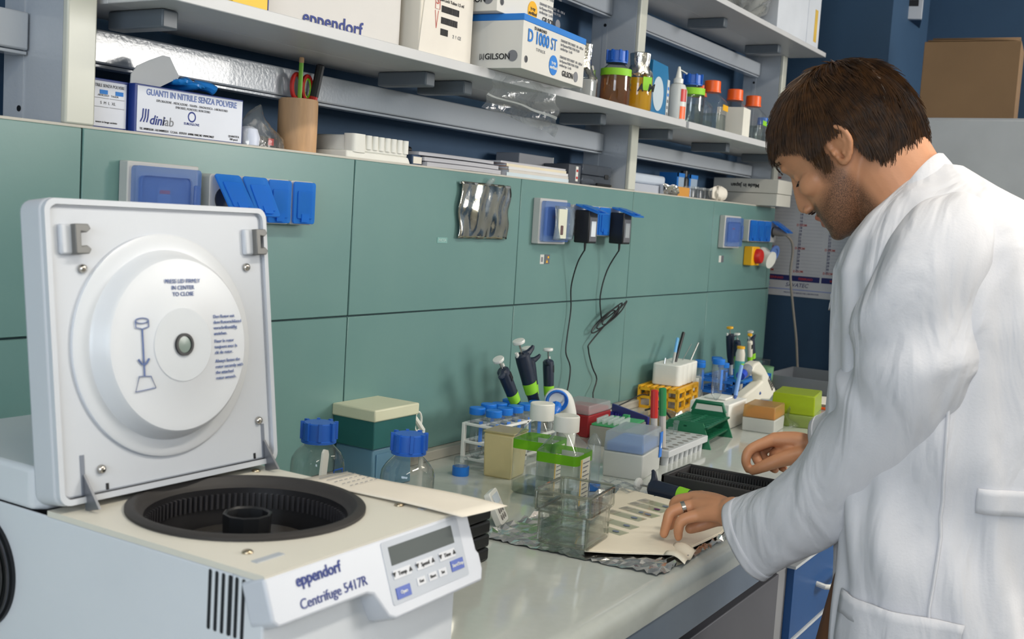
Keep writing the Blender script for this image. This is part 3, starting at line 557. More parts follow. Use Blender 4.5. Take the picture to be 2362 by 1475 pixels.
# ------------------------------------------------------------------ on the shelf boards
SZ = .8162
def bottle(name, label, loc, R, H, rn, capm, caph=.022, liq=None, lev=0, tape=None, cap_r=None, ribs=0, glass=GLASS, sq=False, shoulder=.72, cat='bottle', rz=0, tz=.62, pour=True):
    t = thing(name, label, cat, loc, (0, 0, rz)); cr = cap_r or rn*1.25; hs = H*shoulder; hn = H-caph*.9
    if sq:
        def ring(r, z, k): return [(x, y, z) for x, y in rrect(-r, r, -r, r, r*k, 5)]
        prof = [(R*.96, 0, .25), (R, .004, .25), (R, hs*.9, .25), (R*.97, hs, .35), (rn*1.05, hs+(hn-hs)*.75, .98), (rn, hn-.004, .98), (rn, hn+.006, .98)]
        m = MB(); m.loft([ring(*p) for p in prof]); m.build('body', glass, t)
        if liq: MB().loft([ring(R*.93, .003, .25), ring(R*.95, .006, .25), ring(R*.95, lev, .25)]).build('liquid', liq, t)
        if tape: MB().loft([ring(R*1.012, H*tz, .25), ring(R*1.012, H*tz+H*.12, .25)], caps=False).build('tape', tape, t)
    else:
        pr = [(R*.93, 0), (R, .005), (R, hs*.82), (R*.96, hs*.9), (R*.82, hs*.97), (rn*1.15, hs+(hn-hs)*.45), (rn, hs+(hn-hs)*.6), (rn, hn+.006)]
        MB().lathe(pr, 28).build('body', glass, t)
        if liq: MB().lathe([(R*.9, .003), (R*.955, .006), (R*.955, min(lev, hs*.82)), (.001, min(lev, hs*.82)+.0002)], 28).build('liquid', liq, t)
        if tape: m = MB(); m.cap0 = m.cap1 = False; m.lathe([(R*1.012, H*tz), (R*1.012, H*tz+H*.13)], 28).build('tape', tape, t)
    if capm:
        c = MB().lathe([(cr*1.06, hn-.004), (cr*1.06, hn), (cr, hn+.001), (cr*.98, hn+caph*.94), (cr*.9, hn+caph), (.001, hn+caph)], 28).build('cap', capm, t)
        if ribs:
            m = MB()
            for k in range(ribs): a = 2*PI*k/ribs; m.box(cr*.9, cr*1.13, -.0025, .0025, hn+.001, hn+caph*1.05, 0, TR((0, 0, 0), a))
            m.build('cap_ribs', capm, c)
    return t
EPB = mat('white carton', (206, 203, 200), .55, var=.02)
t = thing('large_carton', 'large white carton with blue lettering on the long shelf', 'box', (.285, -.062, SZ), (0, 0, -.1))
MB().box(0, .312, 0, .15, 0, .30).build('carton', EPB, t, bevel=.002); text('eppendorf', .033, DKBLUE, t, (.148, -.0012, .019), XF, ZU, bold=.012); MB().box(-.001, .3, .0, .151, .298, .3005).build('top_flap', EPB, t)
t = thing('small_carton', 'yellow carton at the left end of the long shelf', 'box', (.195, -.085, SZ), (0, 0, 0)); MB().box(0, .074, 0, .12, 0, .09).build('carton', mat('yellow card', (232, 190, 45), .5), t, bevel=.001); MB().box(.074, .076, 0, .12, 0, .09).build('side_print', DKBLUE, t)
t = thing('small_carton', 'plain white carton left of the yellow carton on the shelf', 'box', (.105, -.07, SZ)); MB().box(0, .085, 0, .12, 0, .1).build('carton', EPB, t, bevel=.001); MB().box(-.0005, .086, -.0008, .06, .06, .085).build('printed_band', GW, t)
t = thing('tall_carton', 'tall white carton with barcode label between the large carton and the tip cartons', 'box', (.615, -.122, SZ), (0, 0, 0)); MB().box(0, .165, 0, .2, 0, .3).build('carton', mat('warm white card', (218, 212, 200), .5, var=.03), t, bevel=.002)
MB().prism([(-.002, 0), (.165, 0), (.165, .3), (.035, .3)], 0, .002, 0, frame((0, 0, 0), XF, ZU)).build('front_flap', mat('cream card', (222, 216, 206), .5), t)
m = MB(); m2 = MB()
for r_, n_ in ((0, 26), (1, 22), (2, 11)):
    x = .062
    for k in range(n_):
        wd = random.choice((.0008, .0012, .002)); m.box(x, x+wd, -.0028, -.002, .082-.021*r_, .094-.021*r_); x += wd+random.choice((.0008, .0012))
m.build('barcode', INK, t); text('Safe-Lock Tubes 1.5 ml', .0085, INK, t, (.093, -.0028, .104), XF, ZU)
MB().tube([(.042, -.0028, .115), (.056, -.0028, .115), (.056, -.0028, .085), (.042, -.0028, .085)], .0006, 4, closed=True).build('red_tube_print', mat('red print', (205, 90, 80), .6), t); MB().tube([(.042, -.0028, .082), (.047, -.0028, .05), (.052, -.0028, .082)], .0006, 4).build('red_tube_print', _mats['red print'], t)
text('S', .02, _mats['red print'], t, (.049, -.0028, .1), XF, ZU); text('2  !  CE', .009, GREYTX, t, (.115, -.0028, .043), XF, ZU)
# pipette tip cartons
GIL = mat('white tip carton', (216, 214, 208), .5, var=.02)
def tipbox(loc, rz, L, D, H, label, body, top, big):
    t = thing('tip_carton', label, 'box', loc, (0, 0, rz)); MB().box(0, L, 0, D, 0, H).build('carton', GIL, t, bevel=.001)
    if top: MB().box(-.001, L+.001, -.001, D+.001, H-.012, H+.001).build('lid_band', CBLUE, t, bevel=.001)
    XL, f_ = (0, -1, 0), -.0012
    text('GILSON', .016, INK, t, (f_, D*.45, .022), XL, ZU, bold=.015); MB().lathe([(.011, 0), (.011, .0006)], 16, 0, frame((-.0005, D*.17, .024), XL, ZU)).build('lizard_emblem', GREYTX, t)
    MB().tube([(f_, D*.78, .028), (f_, D*.78, .016), (f_, D*.745, .02), (f_, D*.745, .028), (f_, D*.745, .02), (f_, D*.71, .016), (f_, D*.71, .028)], .0008, 4).build('trident_mark', INK, t)
    if big:
        text('D I A M O N D', .0085, INK, t, (.075, f_, H*.81), XF, ZU, bold=.02); text('D 1000', .034, CBLUE, t, (.068, f_, H*.635), XF, ZU, bold=.018, sx=.95); text('ST', .034, CBLUE, t, (.139, f_, H*.635), XF, ZU, sx=.8)
        text('T I P A C K', .0085, GREYTX, t, (.08, f_, H*.43), XF, ZU)
        for k in range(2): text('DIAMOND TIPS D1000ST  100 - 1000 ul\nfor Pipetman P1000 / P100 / P1200\nsterilized tips   5 x 96', .0075, GREYTX, t, (.172, f_, H*(.70-.32*k)), XF, ZU, 'LEFT', line=1.1, sx=.9)
        text('GILSON', .016, INK, t, (.215, f_, .016), XF, ZU, bold=.012); MB().lathe([(.011, 0), (.011, .0006)], 16, 0, frame((.258, -.0004, .018), XF, ZU)).build('lizard_emblem', GREYTX, t)
        d = MB().lathe([(.020, 0), (.020, .0008)], 28, 0, frame((.143, -.0004, H*.25), XF, ZU)).build('round_badge', CBLUE if top else YELLOW, t)
        text('\u03b3-ray\nsterilized', .0095, WHITE if top else INK, t, (.143, -.0014, H*.25), XF, ZU, bold=.02)
        MB().lathe([(.007, 0), (.007, .0005), (.006, .0005), (.006, 0)], 16, 0, frame((.018, -.0004, .02), XF, ZU)).build('small_ring_mark', GREYTX, t)
    return t
tipbox((.833, -.208, SZ), .085, .30, .118, .104, 'pipette tip carton with blue lid band, overhanging the shelf', GIL, True, True)
tipbox((.80, -.165, SZ+.1055), .05, .235, .118, .1, 'upper pipette tip carton with a yellow round badge', GIL, False, True)
# bag hanging over the shelf edge
t = thing('plastic_bag', 'clear zip bag hanging over the shelf edge under the tip carton', 'bag', (.815, -.1365, .0))
def hang(a, b):
    z = .812-.088*b-(.02*a*b)+.012*(1-a)*b; x = .06+.24*a-.05*b*(1-a)
    return (x-.035, -.004-.018*b-.005*math.sin(12*a+5*b)-.004*math.sin(17*b+6*a), z)
MB().grid(hang, 28, 18).build('film', clear('zip bag film', haze=.2, body=(205, 210, 214), rough=.07, refl=2.5, bump=.5, bs=35), t); MB().grid(lambda a, b: (lambda p: (p[0], p[1]-.0012, p[2]))(hang(a, .6+.05*b)), 20, 1).build('zip_strip', clear('zip strip', haze=.5), t)
t.location = (.815, -.1365, 0)
# bottles
FOILM = mat('bottle foil', (215, 213, 205), .14, 1, bump=1.0, bs=70)
def foilcap(t, R, z0, H, tail=True):
    m = MB(); n = 40; rings = []
    for k, (r, z) in enumerate(((R*1.25, z0-.02), (R*1.18, z0-.006), (R*1.1, z0), (R*1.12, z0+H*.5), (R*1.16, z0+H), (R*.9, z0+H+.003), (.002, z0+H+.004))):
        rings.append([(r*(1+.05*random.random()*(k < 5))*math.cos(2*PI*i/n), r*(1+.05*((i % 2)*(k > 1))+.04*random.random()*(k < 2))*math.sin(2*PI*i/n), z+.005*random.random()*(k == 0)) for i in range(n)])
    m.loft(rings, caps=False); m.build('foil_cap', FOILM, t)
    if tail: MB().tube(smooth([(R*1.2, -.005, z0-.01), (R*1.6, -.01, z0-.025), (R*1.9, -.01, z0-.05)], 6), [.012]*6+[.01]*6+[.003], 9).build('foil_tail', FOILM, t)
WATER = clear('water', (235, 242, 240), (225, 235, 232), .04, .03); AMBER = clear('amber broth', (235, 205, 160), (165, 105, 50), .4, .05); GOLD = clear('golden liquid', (255, 235, 150), (255, 200, 25), .8, .04, edge=.05)
t = bottle('conical_flask', 'foil-topped flask half hidden behind the blue-banded carton', (1.372, -.045, SZ), .040, .142, .017, None, liq=clear('cloudy liquid', haze=.5), lev=.05, shoulder=.45, cat='flask'); foilcap(t, .019, .095, .04)
t = bottle('conical_flask', 'taller foil-capped flask at the back beside the middle upright', (1.44, .01, SZ), .036, .16, .017, None, shoulder=.5, cat='flask'); foilcap(t, .019, .118, .03, False)
bottle('lab_bottle', 'glass bottle of brown liquid with blue cap and green tape', (1.475, -.085, SZ), .038, .132, .019, mat('blue screw cap', (30, 95, 190), .4), .026, AMBER, .075, GREENL, .025, 8, cat='bottle', tz=.55)
t = bottle('lab_bottle', 'foil-capped bottle of yellow liquid marked in black pen', (1.595, -.09, SZ), .0365, .15, .0205, None, liq=GOLD, lev=.083); foilcap(t, .022, .112, .034); patch('green_label', GREENL, t, (-.018, -.0335, .068), (.85, -.53, 0), ZU, .026, .034)
text('R   A  M', .026, INK, t, (-.0335, -.0215, .056), (.53, -.85, 0), ZU, bold=.04, shear=.2, sx=.8)
t = thing('milk_carton_box', 'teal carton with white disc and slanted top behind the yellow bottle', 'box', (1.735, -.088, SZ), (0, 0, .12)); MB().prism([(-.075, 0), (.07, 0), (.07, .105), (.052, .142), (-.075, .142)], -.06, 0, 0, frame((0, 0, 0), XF, ZU)).build('carton', mat('teal card', (20, 110, 160), .5), t, bevel=.001)
patch('white_side', mat('carton side print', (200, 205, 205), .5), t, (.064, -.0006, .054), XF, ZU, .02, .106); MB().lathe([(.045, 0), (.045, .0008)], 28, 0, frame((-.02, -.0004, .06), XF, ZU)).build('white_disc', mat('pale disc', (190, 205, 215), .5), t)
for k in range(5): MB().box(.058, .069, -.002, -.0012, .012+.017*k, .02+.017*k).build('side_print', (GREYTX, CBLUE)[k > 2], t)
t = thing('dropper_bottle', 'white squeeze bottle with nozzle and red and orange squares', 'bottle', (1.86, -.082, SZ)); MB().lathe([(.026, 0), (.027, .003), (.027, .085), (.02, .102), (.012, .106)], 20).build('body', mat('milky plastic', (205, 208, 206), .4), t)
MB().lathe([(.0135, .1062), (.0135, .118), (.009, .121), (.0035, .15), (.003, .152)], 16).build('nozzle', WHITE, t); MB().tube(smooth([(.004, 0, .145), (.02, -.004, .142), (.035, -.008, .138)], 5), [.0015]*10+[.003], 6).build('nozzle_cap_strap', WHITE, t)
for z, m_ in ((.055, RED), (.008, ORANGE)): MB().grid(lambda a, b: (.0275*math.cos(-2.35+.75*a), .0275*math.sin(-2.35+.75*a), z+.034*b), 6, 2).build('colour_square', m_, t)
bottle('lab_bottle', 'clear glass bottle with blue ribbed cap and green tape next to orange-capped bottles', (1.975, -.075, SZ), .037, .142, .02, _mats['blue screw cap'], .026, WATER, .06, GREENL, .027, 8)
def sqb(x, y, label, **k): return bottle('square_bottle', label, (x, y, SZ), .04, .145, .0185, ORANGE, .03, sq=True, glass=CLEAR, cap_r=.0245, rz=.1, shoulder=.62, **k)
t = sqb(2.125, -.075, 'square orange-capped bottle with yellow tape', liq=WATER, lev=.05); patch('yellow_tape', YELLOW, t, (.012, -.0408, .07), XF, ZU, .055, .017)
sqb(2.225, .01, 'orange-capped square bottle half hidden at the back', liq=WATER, lev=.04)
t = sqb(2.325, -.07, 'orange-capped square bottle covered by a large white label', liq=WATER, lev=.04); m = MB(); m.box(-.0415, .0415, -.0425, -.0408, .002, .09); m.box(-.0425, -.0408, -.0425, .0415, .002, .09); m.build('white_label', mat('label paper', (226, 224, 214), .6), t)
t = sqb(2.49, -.07, 'orange-capped square bottle with green tape, nearest the dark hair', liq=WATER, lev=.05); patch('green_tape', GREENL, t, (.01, -.0408, .062), XF, ZU, .05, .015)
t = bottle('lab_bottle', 'small blue and white bottle at the far end of the lower shelf', (2.62, -.06, SZ), .03, .09, .014, LBLUE, .02, WATER, .03); MB().prism([(-.03, .06), (.0, .085), (.008, .08)], 0, .002, 0, frame((0, -.032, 0), XF, ZU)).build('paper_tag', PAPER, t)
# upper shelf
UZ = 1.1812
t = thing('large_carton', 'white carton with a yellow label at the end of the upper shelf', 'box', (2.50, -.125, UZ)); MB().box(0, .44, 0, .12, 0, .3).build('carton', mat('cool white card', (205, 210, 218), .5), t, bevel=.002); MB().box(.3, .302, -.001, .0, 0, .3).build('corner_tape', GW, t); patch('yellow_label', mat('dull yellow label', (205, 170, 70), .6), t, (.395, -.0004, .075), XF, ZU, .03, .11)
t = thing('plastic_bag', 'large crumpled clear bag bulging over the upper shelf edge', 'bag', (2.28, -.15, UZ)); 
def crump(a, b):
    q = 2*PI*a; s = math.sin(PI*min(max(b, .02), .98))
    k = 1+.10*math.sin(6*q+7*b)+.07*math.sin(11*q-9*b)
    return (.2*math.cos(q)*s*k, .075*math.sin(q)*s*k, .085-.082*math.cos(PI*b)*(1 if b > .5 else .95)+.008*math.sin(9*q))
MB().grid(crump, 60, 30).build('film', clear('crumpled film', haze=.42, body=(205, 205, 200), rough=.08, refl=2.5, bump=1.0, bs=22), t); t.location = (2.27, -.085, UZ+.002)
# ------------------------------------------------------------------ centrifuge
CW = mat('centrifuge off-white', (208, 212, 218), .38, var=.02); CT = mat('centrifuge top cream', (214, 210, 198), .4, var=.02); RUB = mat('black rubber', (44, 41, 40), .6, bump=.05)
LW = mat('lid white', (196, 200, 207), .42, var=.02); LDISC = mat('lid disc white', (212, 215, 220), .33, var=.01)
CO = Vector((-.177, -.43, 0)); OFF = Matrix.Translation(-CO)
ct = thing('centrifuge', 'white bench centrifuge with its lid standing open', 'centrifuge', CO)
m = MB(); n = 64; bc = (-.177, -.527); x0, x1, y0, y1, zt = -.328, -.026, -.70, -.395, .2
def onrect(a):
    c, s = math.cos(a), math.sin(a); t = min(((x1-bc[0]) if c > 0 else (x0-bc[0]))/c if abs(c) > 1e-9 else 9, ((y1-bc[1]) if s > 0 else (y0-bc[1]))/s if abs(s) > 1e-9 else 9)
    return (bc[0]+c*t, bc[1]+s*t)
angs = sorted([2*PI*i/n for i in range(n)]+[math.atan2(y-bc[1], x-bc[0]) % (2*PI) for x in (x0, x1) for y in (y0, y1)]); k = len(angs)
vs = [(bc[0]+.122*math.cos(a), bc[1]+.122*math.sin(a), zt) for a in angs]+[(*onrect(a), zt) for a in angs]+[(*onrect(a), zt-.006) for a in angs]
m.add(vs, [(r*k+i, r*k+(i+1) % k, (r+1)*k+(i+1) % k, (r+1)*k+i) for r in range(2) for i in range(k)]); m.build('top_plate', CT, ct, M=OFF, ang=20)
m = MB(); m.box(x0, x0+.004, -.66, -.12, .0, .194); m.box(x1-.004, x1, -.66, -.12, 0, .194); m.box(x0, x1, -.125, -.12, 0, .194); m.box(x0, x1, -.70, -.66, 0, .194); m.box(x0+.004, x1-.004, -.66, -.125, .002, .006)
m.build('housing', CW, ct, M=OFF, bevel=.002)
m = MB(); m.prism([(x0, -.367), (x0+.012, -.380), (x1-.012, -.380), (x1, -.367), (x1, -.12), (x0, -.12)], .1945, .24); m.build('rear_housing', CW, ct, M=OFF, bevel=.006, seg=3)
M = TR((bc[0]-CO.x, bc[1]-CO.y, 0))
def cr(a, b): return M @ Vector((a, b, 0))
g = MB(); g.cap0 = g.cap1 = False
g.lathe([(.1265, .2002), (.1265, .2035), (.122, .206), (.117, .2055), (.1145, .203), (.1125, .199), (.110, .1965), (.107, .194)], 72, 0, M).build('gasket', RUB, ct)
g = MB(); g.cap0 = False; g.lathe([(.107, .1945), (.1062, .165), (.1, .14), (.05, .125), (.001, .124)], 72, 0, M).build('bowl', mat('dark bowl', (34, 33, 35), .3), ct)
g = MB()
for i in range(96): a = 2*PI*i/96; g.box(.1035, .1066, -.0014, .0014, .171, .188, 0, M @ TR((0, 0, 0), a))
g.build('bowl_ribs', mat('dark ribs', (52, 51, 54), .35), ct)
g = MB(); g.lathe([(.001, .143), (.06, .143), (.074, .15), (.078, .158), (.07, .163), (.03, .166), (.001, .167)], 48, 0, M).build('rotor', mat('rotor grey', (70, 66, 62), .3, .3), ct)
g = MB(); g.lathe([(.031, .166), (.031, .169), (.0255, .1695), (.0265, .194), (.0245, .195), (.0225, .193), (.022, .18), (.001, .179)], 10, 0, M).build('rotor_nut', BLACK, ct)
for x, y in ((-.291, -.418), (-.054, -.417), (-.0548, -.638), (-.2895, -.640)): MB().ell((x, y, .2005), .0055, .0055, .003).build('screw', mat('brass screw', (190, 175, 150), .25, 1), ct, M=OFF)
for x, y in ((-.30, -.665), (-.045, -.665)): MB().box(x-.006, x+.03, y-.004, y+.004, .2, .2008, 0, TR((x, y, 0), .0) @ TR((-x, -y, 0))).build('latch_slot', mat('slot grey', (170, 176, 184), .4), ct, M=OFF)
g = MB()
for i in range(6): g.rbox(-.6325-.0085*i-.0022, -.6325-.0085*i+.0022, .135, .192, .0, .0008, .002, 0, frame((-.3281, 0, 0), (0, 1, 0), (0, 0, 1)))
slots = g.build('vent_slots', mat('vent black', (18, 22, 30), .6), ct, M=OFF)
Mf = frame((-.329, -.28, .114), (0, -1, 0), (0, 0, 1))
MB().lathe([(.065, -.001), (.065, .003), (.062, .003)], 64, 0, Mf).build('fan_opening', mat('fan black', (12, 14, 20), .5), ct, M=OFF)
for i in range(6): r = .061-.0095*i; MB().tube([Mf @ Vector((r*math.cos(2*PI*j/64), r*math.sin(2*PI*j/64), .006)) for j in range(64)], .0018, 6, closed=True).build('fan_guard_ring', mat('dark chrome', (90, 90, 95), .15, 1), ct, M=OFF)
# sloping fascia
a70 = math.radians(70); FA = frame((0, -.70, .199), (1, 0, 0), (0, math.cos(a70), math.sin(a70)))
out = [(-.3296, 0), (-.018, 0), (-.011, -.004), (-.010, -.045), (-.006, -.05), (-.006, -.068), (-.012, -.08), (-.168, -.081), (-.178, -.076), (-.193, -.05), (-.202, -.047), (-.3235, -.046), (-.3296, -.04)]
MB().prism(out, -.03, .0, 0, FA).build('fascia', mat('fascia white', (196, 200, 209), .4, var=.01), ct, M=OFF, bevel=.003, seg=3)
XA = (1, 0, 0); YA = (0, math.cos(a70), math.sin(a70))
def fpt(x, t, h=.0005): return FA @ Vector((x, t, h))-CO
MB().prism(rrect(-.168, -.034, -.068, -.004, .003), 0, .0006, 0, FA).build('control_overlay', mat('control overlay', (178, 184, 194), .5), ct, M=OFF)
MB().box(-.158, -.048, -.0295, -.0105, .0004, .001, 0, FA).build('display', mat('lcd grey', (84, 90, 90), .55, spec=.2), ct, M=OFF)
for i, xc in enumerate((-.145, -.106, -.066)):
    b = MB().box(xc-.0145, xc+.0145, -.0435, -.0345, .0005, .0014, 0, FA).build('arrow_key', mat('key white', (208, 210, 216), .5), ct, M=OFF)
    text('\u25BC  '+('Temp', 'Speed', 'Time')[i]+'  \u25B2', .006, INK, ct, fpt(xc, -.039, .0018), XA, YA)
for i, xc in enumerate((-.118, -.098, -.08)):
    MB().box(xc-.007, xc+.007, -.0585, -.0505, .0005, .0014, 0, FA).build('key', _mats['key white'], ct, M=OFF); text(('Fast', 'Short', 'Set')[i], .0045, INK, ct, fpt(xc, -.0545, .0018), XA, YA)
for xc, t_, s in ((-.149, -.0575, 'Open'), (-.052, -.0525, 'Start/Stop')):
    MB().box(xc-.0115, xc+.0115, t_-.006, t_+.0055, .0005, .0014, 0, FA).build('blue_key', mat('blue key', (30, 70, 165), .4), ct, M=OFF); text(s, .005, WHITE, ct, fpt(xc, t_, .0018), XA, YA)
text('eppendorf', .0155, DKBLUE, ct, fpt(-.262, -.0125), XA, YA, bold=.02, sx=.95); text('Centrifuge 5417R', .0135, DKBLUE, ct, fpt(-.246, -.034), XA, YA, sx=.98)
# the lid, standing upright and leaning slightly back
LF = frame((-.333, -.4185, .207), (1, 0, 0), (0, .124, .992)); LY = (0, .124, .992)
lw_, lh = .313, .316
lid = MB().prism(rrect(0, lw_, 0, lh, .014, 5), -.038, -.002, 0, LF).build('lid', LW, ct, M=OFF, bevel=.004, seg=3)
def lpart(mb, name, mm, **k):
    o = mb.build(name, mm, lid, **k); return o
def ringprism(fo, fi, z0, z1):
    n = len(fo); vs = [(x, y, z0) for x, y in fo]+[(x, y, z1) for x, y in fo]+[(x, y, z1) for x, y in fi]+[(x, y, z0) for x, y in fi]
    return vs, [(k*n+i, k*n+(i+1) % n, ((k+1) % 4)*n+(i+1) % n, ((k+1) % 4)*n+i) for k in range(4) for i in range(n)]
vs, fs = ringprism(rrect(.001, lw_-.001, .001, lh-.001, .013, 5), rrect(.007, lw_-.007, .007, lh-.007, .009, 5), -.003, .003); lpart(MB().add(vs, fs, 0, LF), 'lid_rim', LW)
vs, fs = ringprism(rrect(.0085, lw_-.0085, .0085, lh-.0085, .008, 5), rrect(.0095, lw_-.0095, .0095, lh-.0095, .007, 5), -.003, -.0012); lpart(MB().add(vs, fs, 0, LF), 'lid_groove', mat('groove grey', (150, 155, 165), .5))
lcx, lcy = .150, .157; LC = LF @ TR((lcx, lcy, 0))
q = MB(); q.lathe([(.124, -.003), (.124, .0015), (.121, .003), (.106, .0045), (.103, .008), (.099, .020), (.095, .0235), (.085, .0245), (.042, .0255), (.0405, .0263), (.001, .0265)], 80, 0, LC); lpart(q, 'lid_disc', LDISC)
q = MB(); q.lathe([(.0405, .0264), (.0405, .0268), (.001, .0268)], 48, 0, LC); lpart(q, 'centre_pad', mat('centre pad', (200, 204, 209), .45))
q = MB(); q.lathe([(.0125, .0266), (.0125, .0295), (.0095, .0295), (.0092, .028), (.001, .028)], 32, 0, LC); lpart(q, 'sight_glass', [BLACK]); q = MB(); q.lathe([(.0092, .0281), (.001, .0283)], 24, 0, LC); lpart(q, 'sight_pane', mat('sight pane', (120, 135, 128), .15))
def lp(x, y, h=.0265): return LC @ Vector((x, y, h))
NB = mat('pale navy print', (95, 112, 158), .6)
def ltext(*a, **k): o = text(*a, **k); o.parent = lid; return o
ltext('PRESS LID FIRMLY\nIN CENTER\nTO CLOSE', .0065, NB, lid, lp(.004, .063, .0258), XA, LY, line=1.1)
for y, s in ((.019, 'Den Rotor mit\ndem Rotorschl\u00fcssel\nvorschriftsm\u00e4\u00dfig\nanziehen.'), (-.006, 'Fixer le rotor\ntoujours avec la\ncl\u00e9 de rotor.'), (-.032, 'Always fasten the\nrotor securely with\nthe attached\nrotor wrench.')): ltext(s, .0054, NB, lid, lp(.046, y, .026), XA, LY, 'LEFT', line=1.2)
q = MB(); w_ = .0006
q.tube([lp(-.055+.0085*math.cos(2*PI*k/20), .029+.0028*math.sin(2*PI*k/20), .0264) for k in range(20)], w_, 5, closed=True); q.tube([lp(-.0635, .029, .0264), lp(-.0635, .022, .0264), lp(-.055, .02, .0264), lp(-.0465, .022, .0264), lp(-.0465, .029, .0264)], w_, 5)
q.tube([lp(-.055, .02, .0264), lp(-.055, -.03, .0264)], .0009, 5); q.tube([lp(-.062, -.012, .0264), lp(-.058, -.017, .0264), lp(-.055, -.018, .0264), lp(-.052, -.017, .0264), lp(-.048, -.012, .0264)], .0011, 5)
q.tube([lp(-.062, -.03, .0264), lp(-.047, -.031, .0264), lp(-.041, -.044, .0264), lp(-.068, -.046, .0264)], w_, 5, closed=True); lpart(q, 'printed_pictogram', NB)
for x, y in ((.045, .243), (.278, .243), (.055, .032), (.286, .055)): q = MB(); q.ell((x, y, -.0005), .005, .005, .0045, 14, 8, 0, LF); lpart(q, 'screw', mat('chrome screw', (190, 185, 178), .2, 1))
for x in (.03, .286):
    cpoly = [(0, 0), (.016, 0), (.019, .005), (.014, .009), (.007, .008), (.007, .023), (.014, .022), (.019, .026), (.016, .031), (0, .031)]
    q = MB(); q.prism(cpoly, -.004, .011, 0, LF @ TR((x, .258, 0))); lpart(q, 'latch_hook', mat('grey metal latch', (112, 112, 110), .45, .3), bevel=.001)
    q = MB(); q.box(x-.012, x+.002, .258, .289, -.003, .004, 0, LF); lpart(q, 'latch_base', LW, bevel=.002)
for x in (.032, .292):
    q = MB(); q.prism([(0, -.008), (-.022, -.005), (0, .03)], x, x+.003, 0, LF @ frame((0, 0, 0), (0, 0, -1), (0, 1, 0)) @ TR((0, 0, 0))); lpart(q, 'hinge_blade', mat('hinge steel', (125, 128, 135), .35, .7))
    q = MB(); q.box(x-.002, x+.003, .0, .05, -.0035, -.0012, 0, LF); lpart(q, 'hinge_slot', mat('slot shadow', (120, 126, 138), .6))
for x in (.062, .277): q = MB(); q.box(x-.0015, x+.0015, .009, .016, -.002, -.001, 0, LF); lpart(q, 'slot_hole', BLACK)
q = MB(); q.box(.012, lw_-.012, .006, .008, -.001, .0004, 0, LF); lpart(q, 'lid_groove', BLACK)
for o in lid.children: o.matrix_parent_inverse = Matrix.Identity(4)
t = thing('paper_sheet', 'printed paper sheet on the centrifuge top, overhanging its right side', 'paper', (-.016, -.61, .2016))
def psh(a, b):
    x = -.036+.072*a; y = -.118+.235*b; y -= .012*(a-.5)
    return (x, y, .0012+.003*max(0, a-.55)*math.sin(3*b+1)+.001*math.sin(6*b))
MB().grid(psh, 8, 10).build('sheet', mat('cream paper', (224, 216, 202), .8), t, solid=.0006)
lm = MB()
for k in range(5):
    for j in range(6 if k > 1 else 1): lm.box(-.022+.009*j, -.017+.009*j if k > 1 else .03, .105-.012*k, .1058-.012*k, .0024, .003)
lm.build('printed_lines', GREYTX, t)
t = thing('slide_tray_stack', 'stack of black slotted trays behind the centrifuge corner', 'tray stack', (.32, -.437, 0))
for k in range(4): MB().box(-.065, .065, -.048, .05, .0006+.0215*k, .021+.0215*k).build('tray', BLACK, t, bevel=.004)

# ------------------------------------------------------------------ bench: bottles and boxes behind the centrifuge
BCAP = mat('blue ribbed cap', (40, 100, 195), .4)
t = bottle('lab_bottle', 'glass bottle with blue cap behind the centrifuge lid, spatula leaning on it', (.292, -.212, 0), .043, .184, .021, BCAP, .028, tape=None, cap_r=.0262, ribs=8, shoulder=.78); patch('printed_panel', mat('blue scale print', (40, 90, 180), .5), t, (.0, -.0434, .118), (1, 0, 0), ZU, .02, .002)
for dx in (-.01, .01): patch('scale_line', _mats['blue scale print'], t, (dx, -.0425, .108), (1, 0, 0), ZU, .0012, .02)
bottle('lab_bottle', 'glass bottle with blue cap behind the printed sheet', (.362, -.338, 0), .043, .176, .021, BCAP, .028, cap_r=.0262, ribs=8, shoulder=.76)
t = thing('spatula', 'white plastic spatula leaning against the blue-capped bottle', 'spatula', (.228, -.268, .002)); MB().loft([[(a*.011, b*.0018, z) for a, b in ((-1, -1), (1, -1), (1, 1), (-1, 1))] for z in (0, .15)]+[[(a*.006, b*.0018, .156) for a, b in ((-1, -1), (1, -1), (1, 1), (-1, 1))]]).build('blade', WHITE, t); t.rotation_euler = (-.05, .30, .3)
LBX = clear('pale blue box', (150, 195, 225), (135, 180, 205), .75, .3); DGB = mat('dark green box', (32, 92, 92), .4); CRL = mat('cream lid', (205, 205, 178), .45)
t = thing('tip_box', 'pale blue translucent box under the dark green box', 'box', (.575, -.098, 0)); MB().tbox(0, .122, 0, .095, 0, .08, .002).build('body', LBX, t, bevel=.003); MB().box(.01, .112, -.001, .0, .01, .07).build('front_ridge', LBX, t)
t = thing('tip_box', 'dark green box with a cream lid against the green panel', 'box', (.572, -.1, .0805)); MB().tbox(0, .128, 0, .098, 0, .06, -.001).build('body', DGB, t, bevel=.002); MB().box(-.004, .133, -.004, .101, .053, .076).build('lid', CRL, t, bevel=.003)
t = thing('plastic_strap', 'white looped plastic strap standing against the upstand', 'strap', (.80, -.045, 0)); MB().tube(smooth([(0, 0, .0), (0, 0, .075), (-.004, 0, .085), (-.022, .01, .112), (-.026, .01, .114)], 5), .0055, 8).build('stem', WHITE, t); MB().tube([(-.015+.012*math.cos(q)*1, .002, .1+.02*math.sin(q)) for q in [2*PI*k/16 for k in range(16)]], .0022, 6, closed=True).build('loop', WHITE, t)
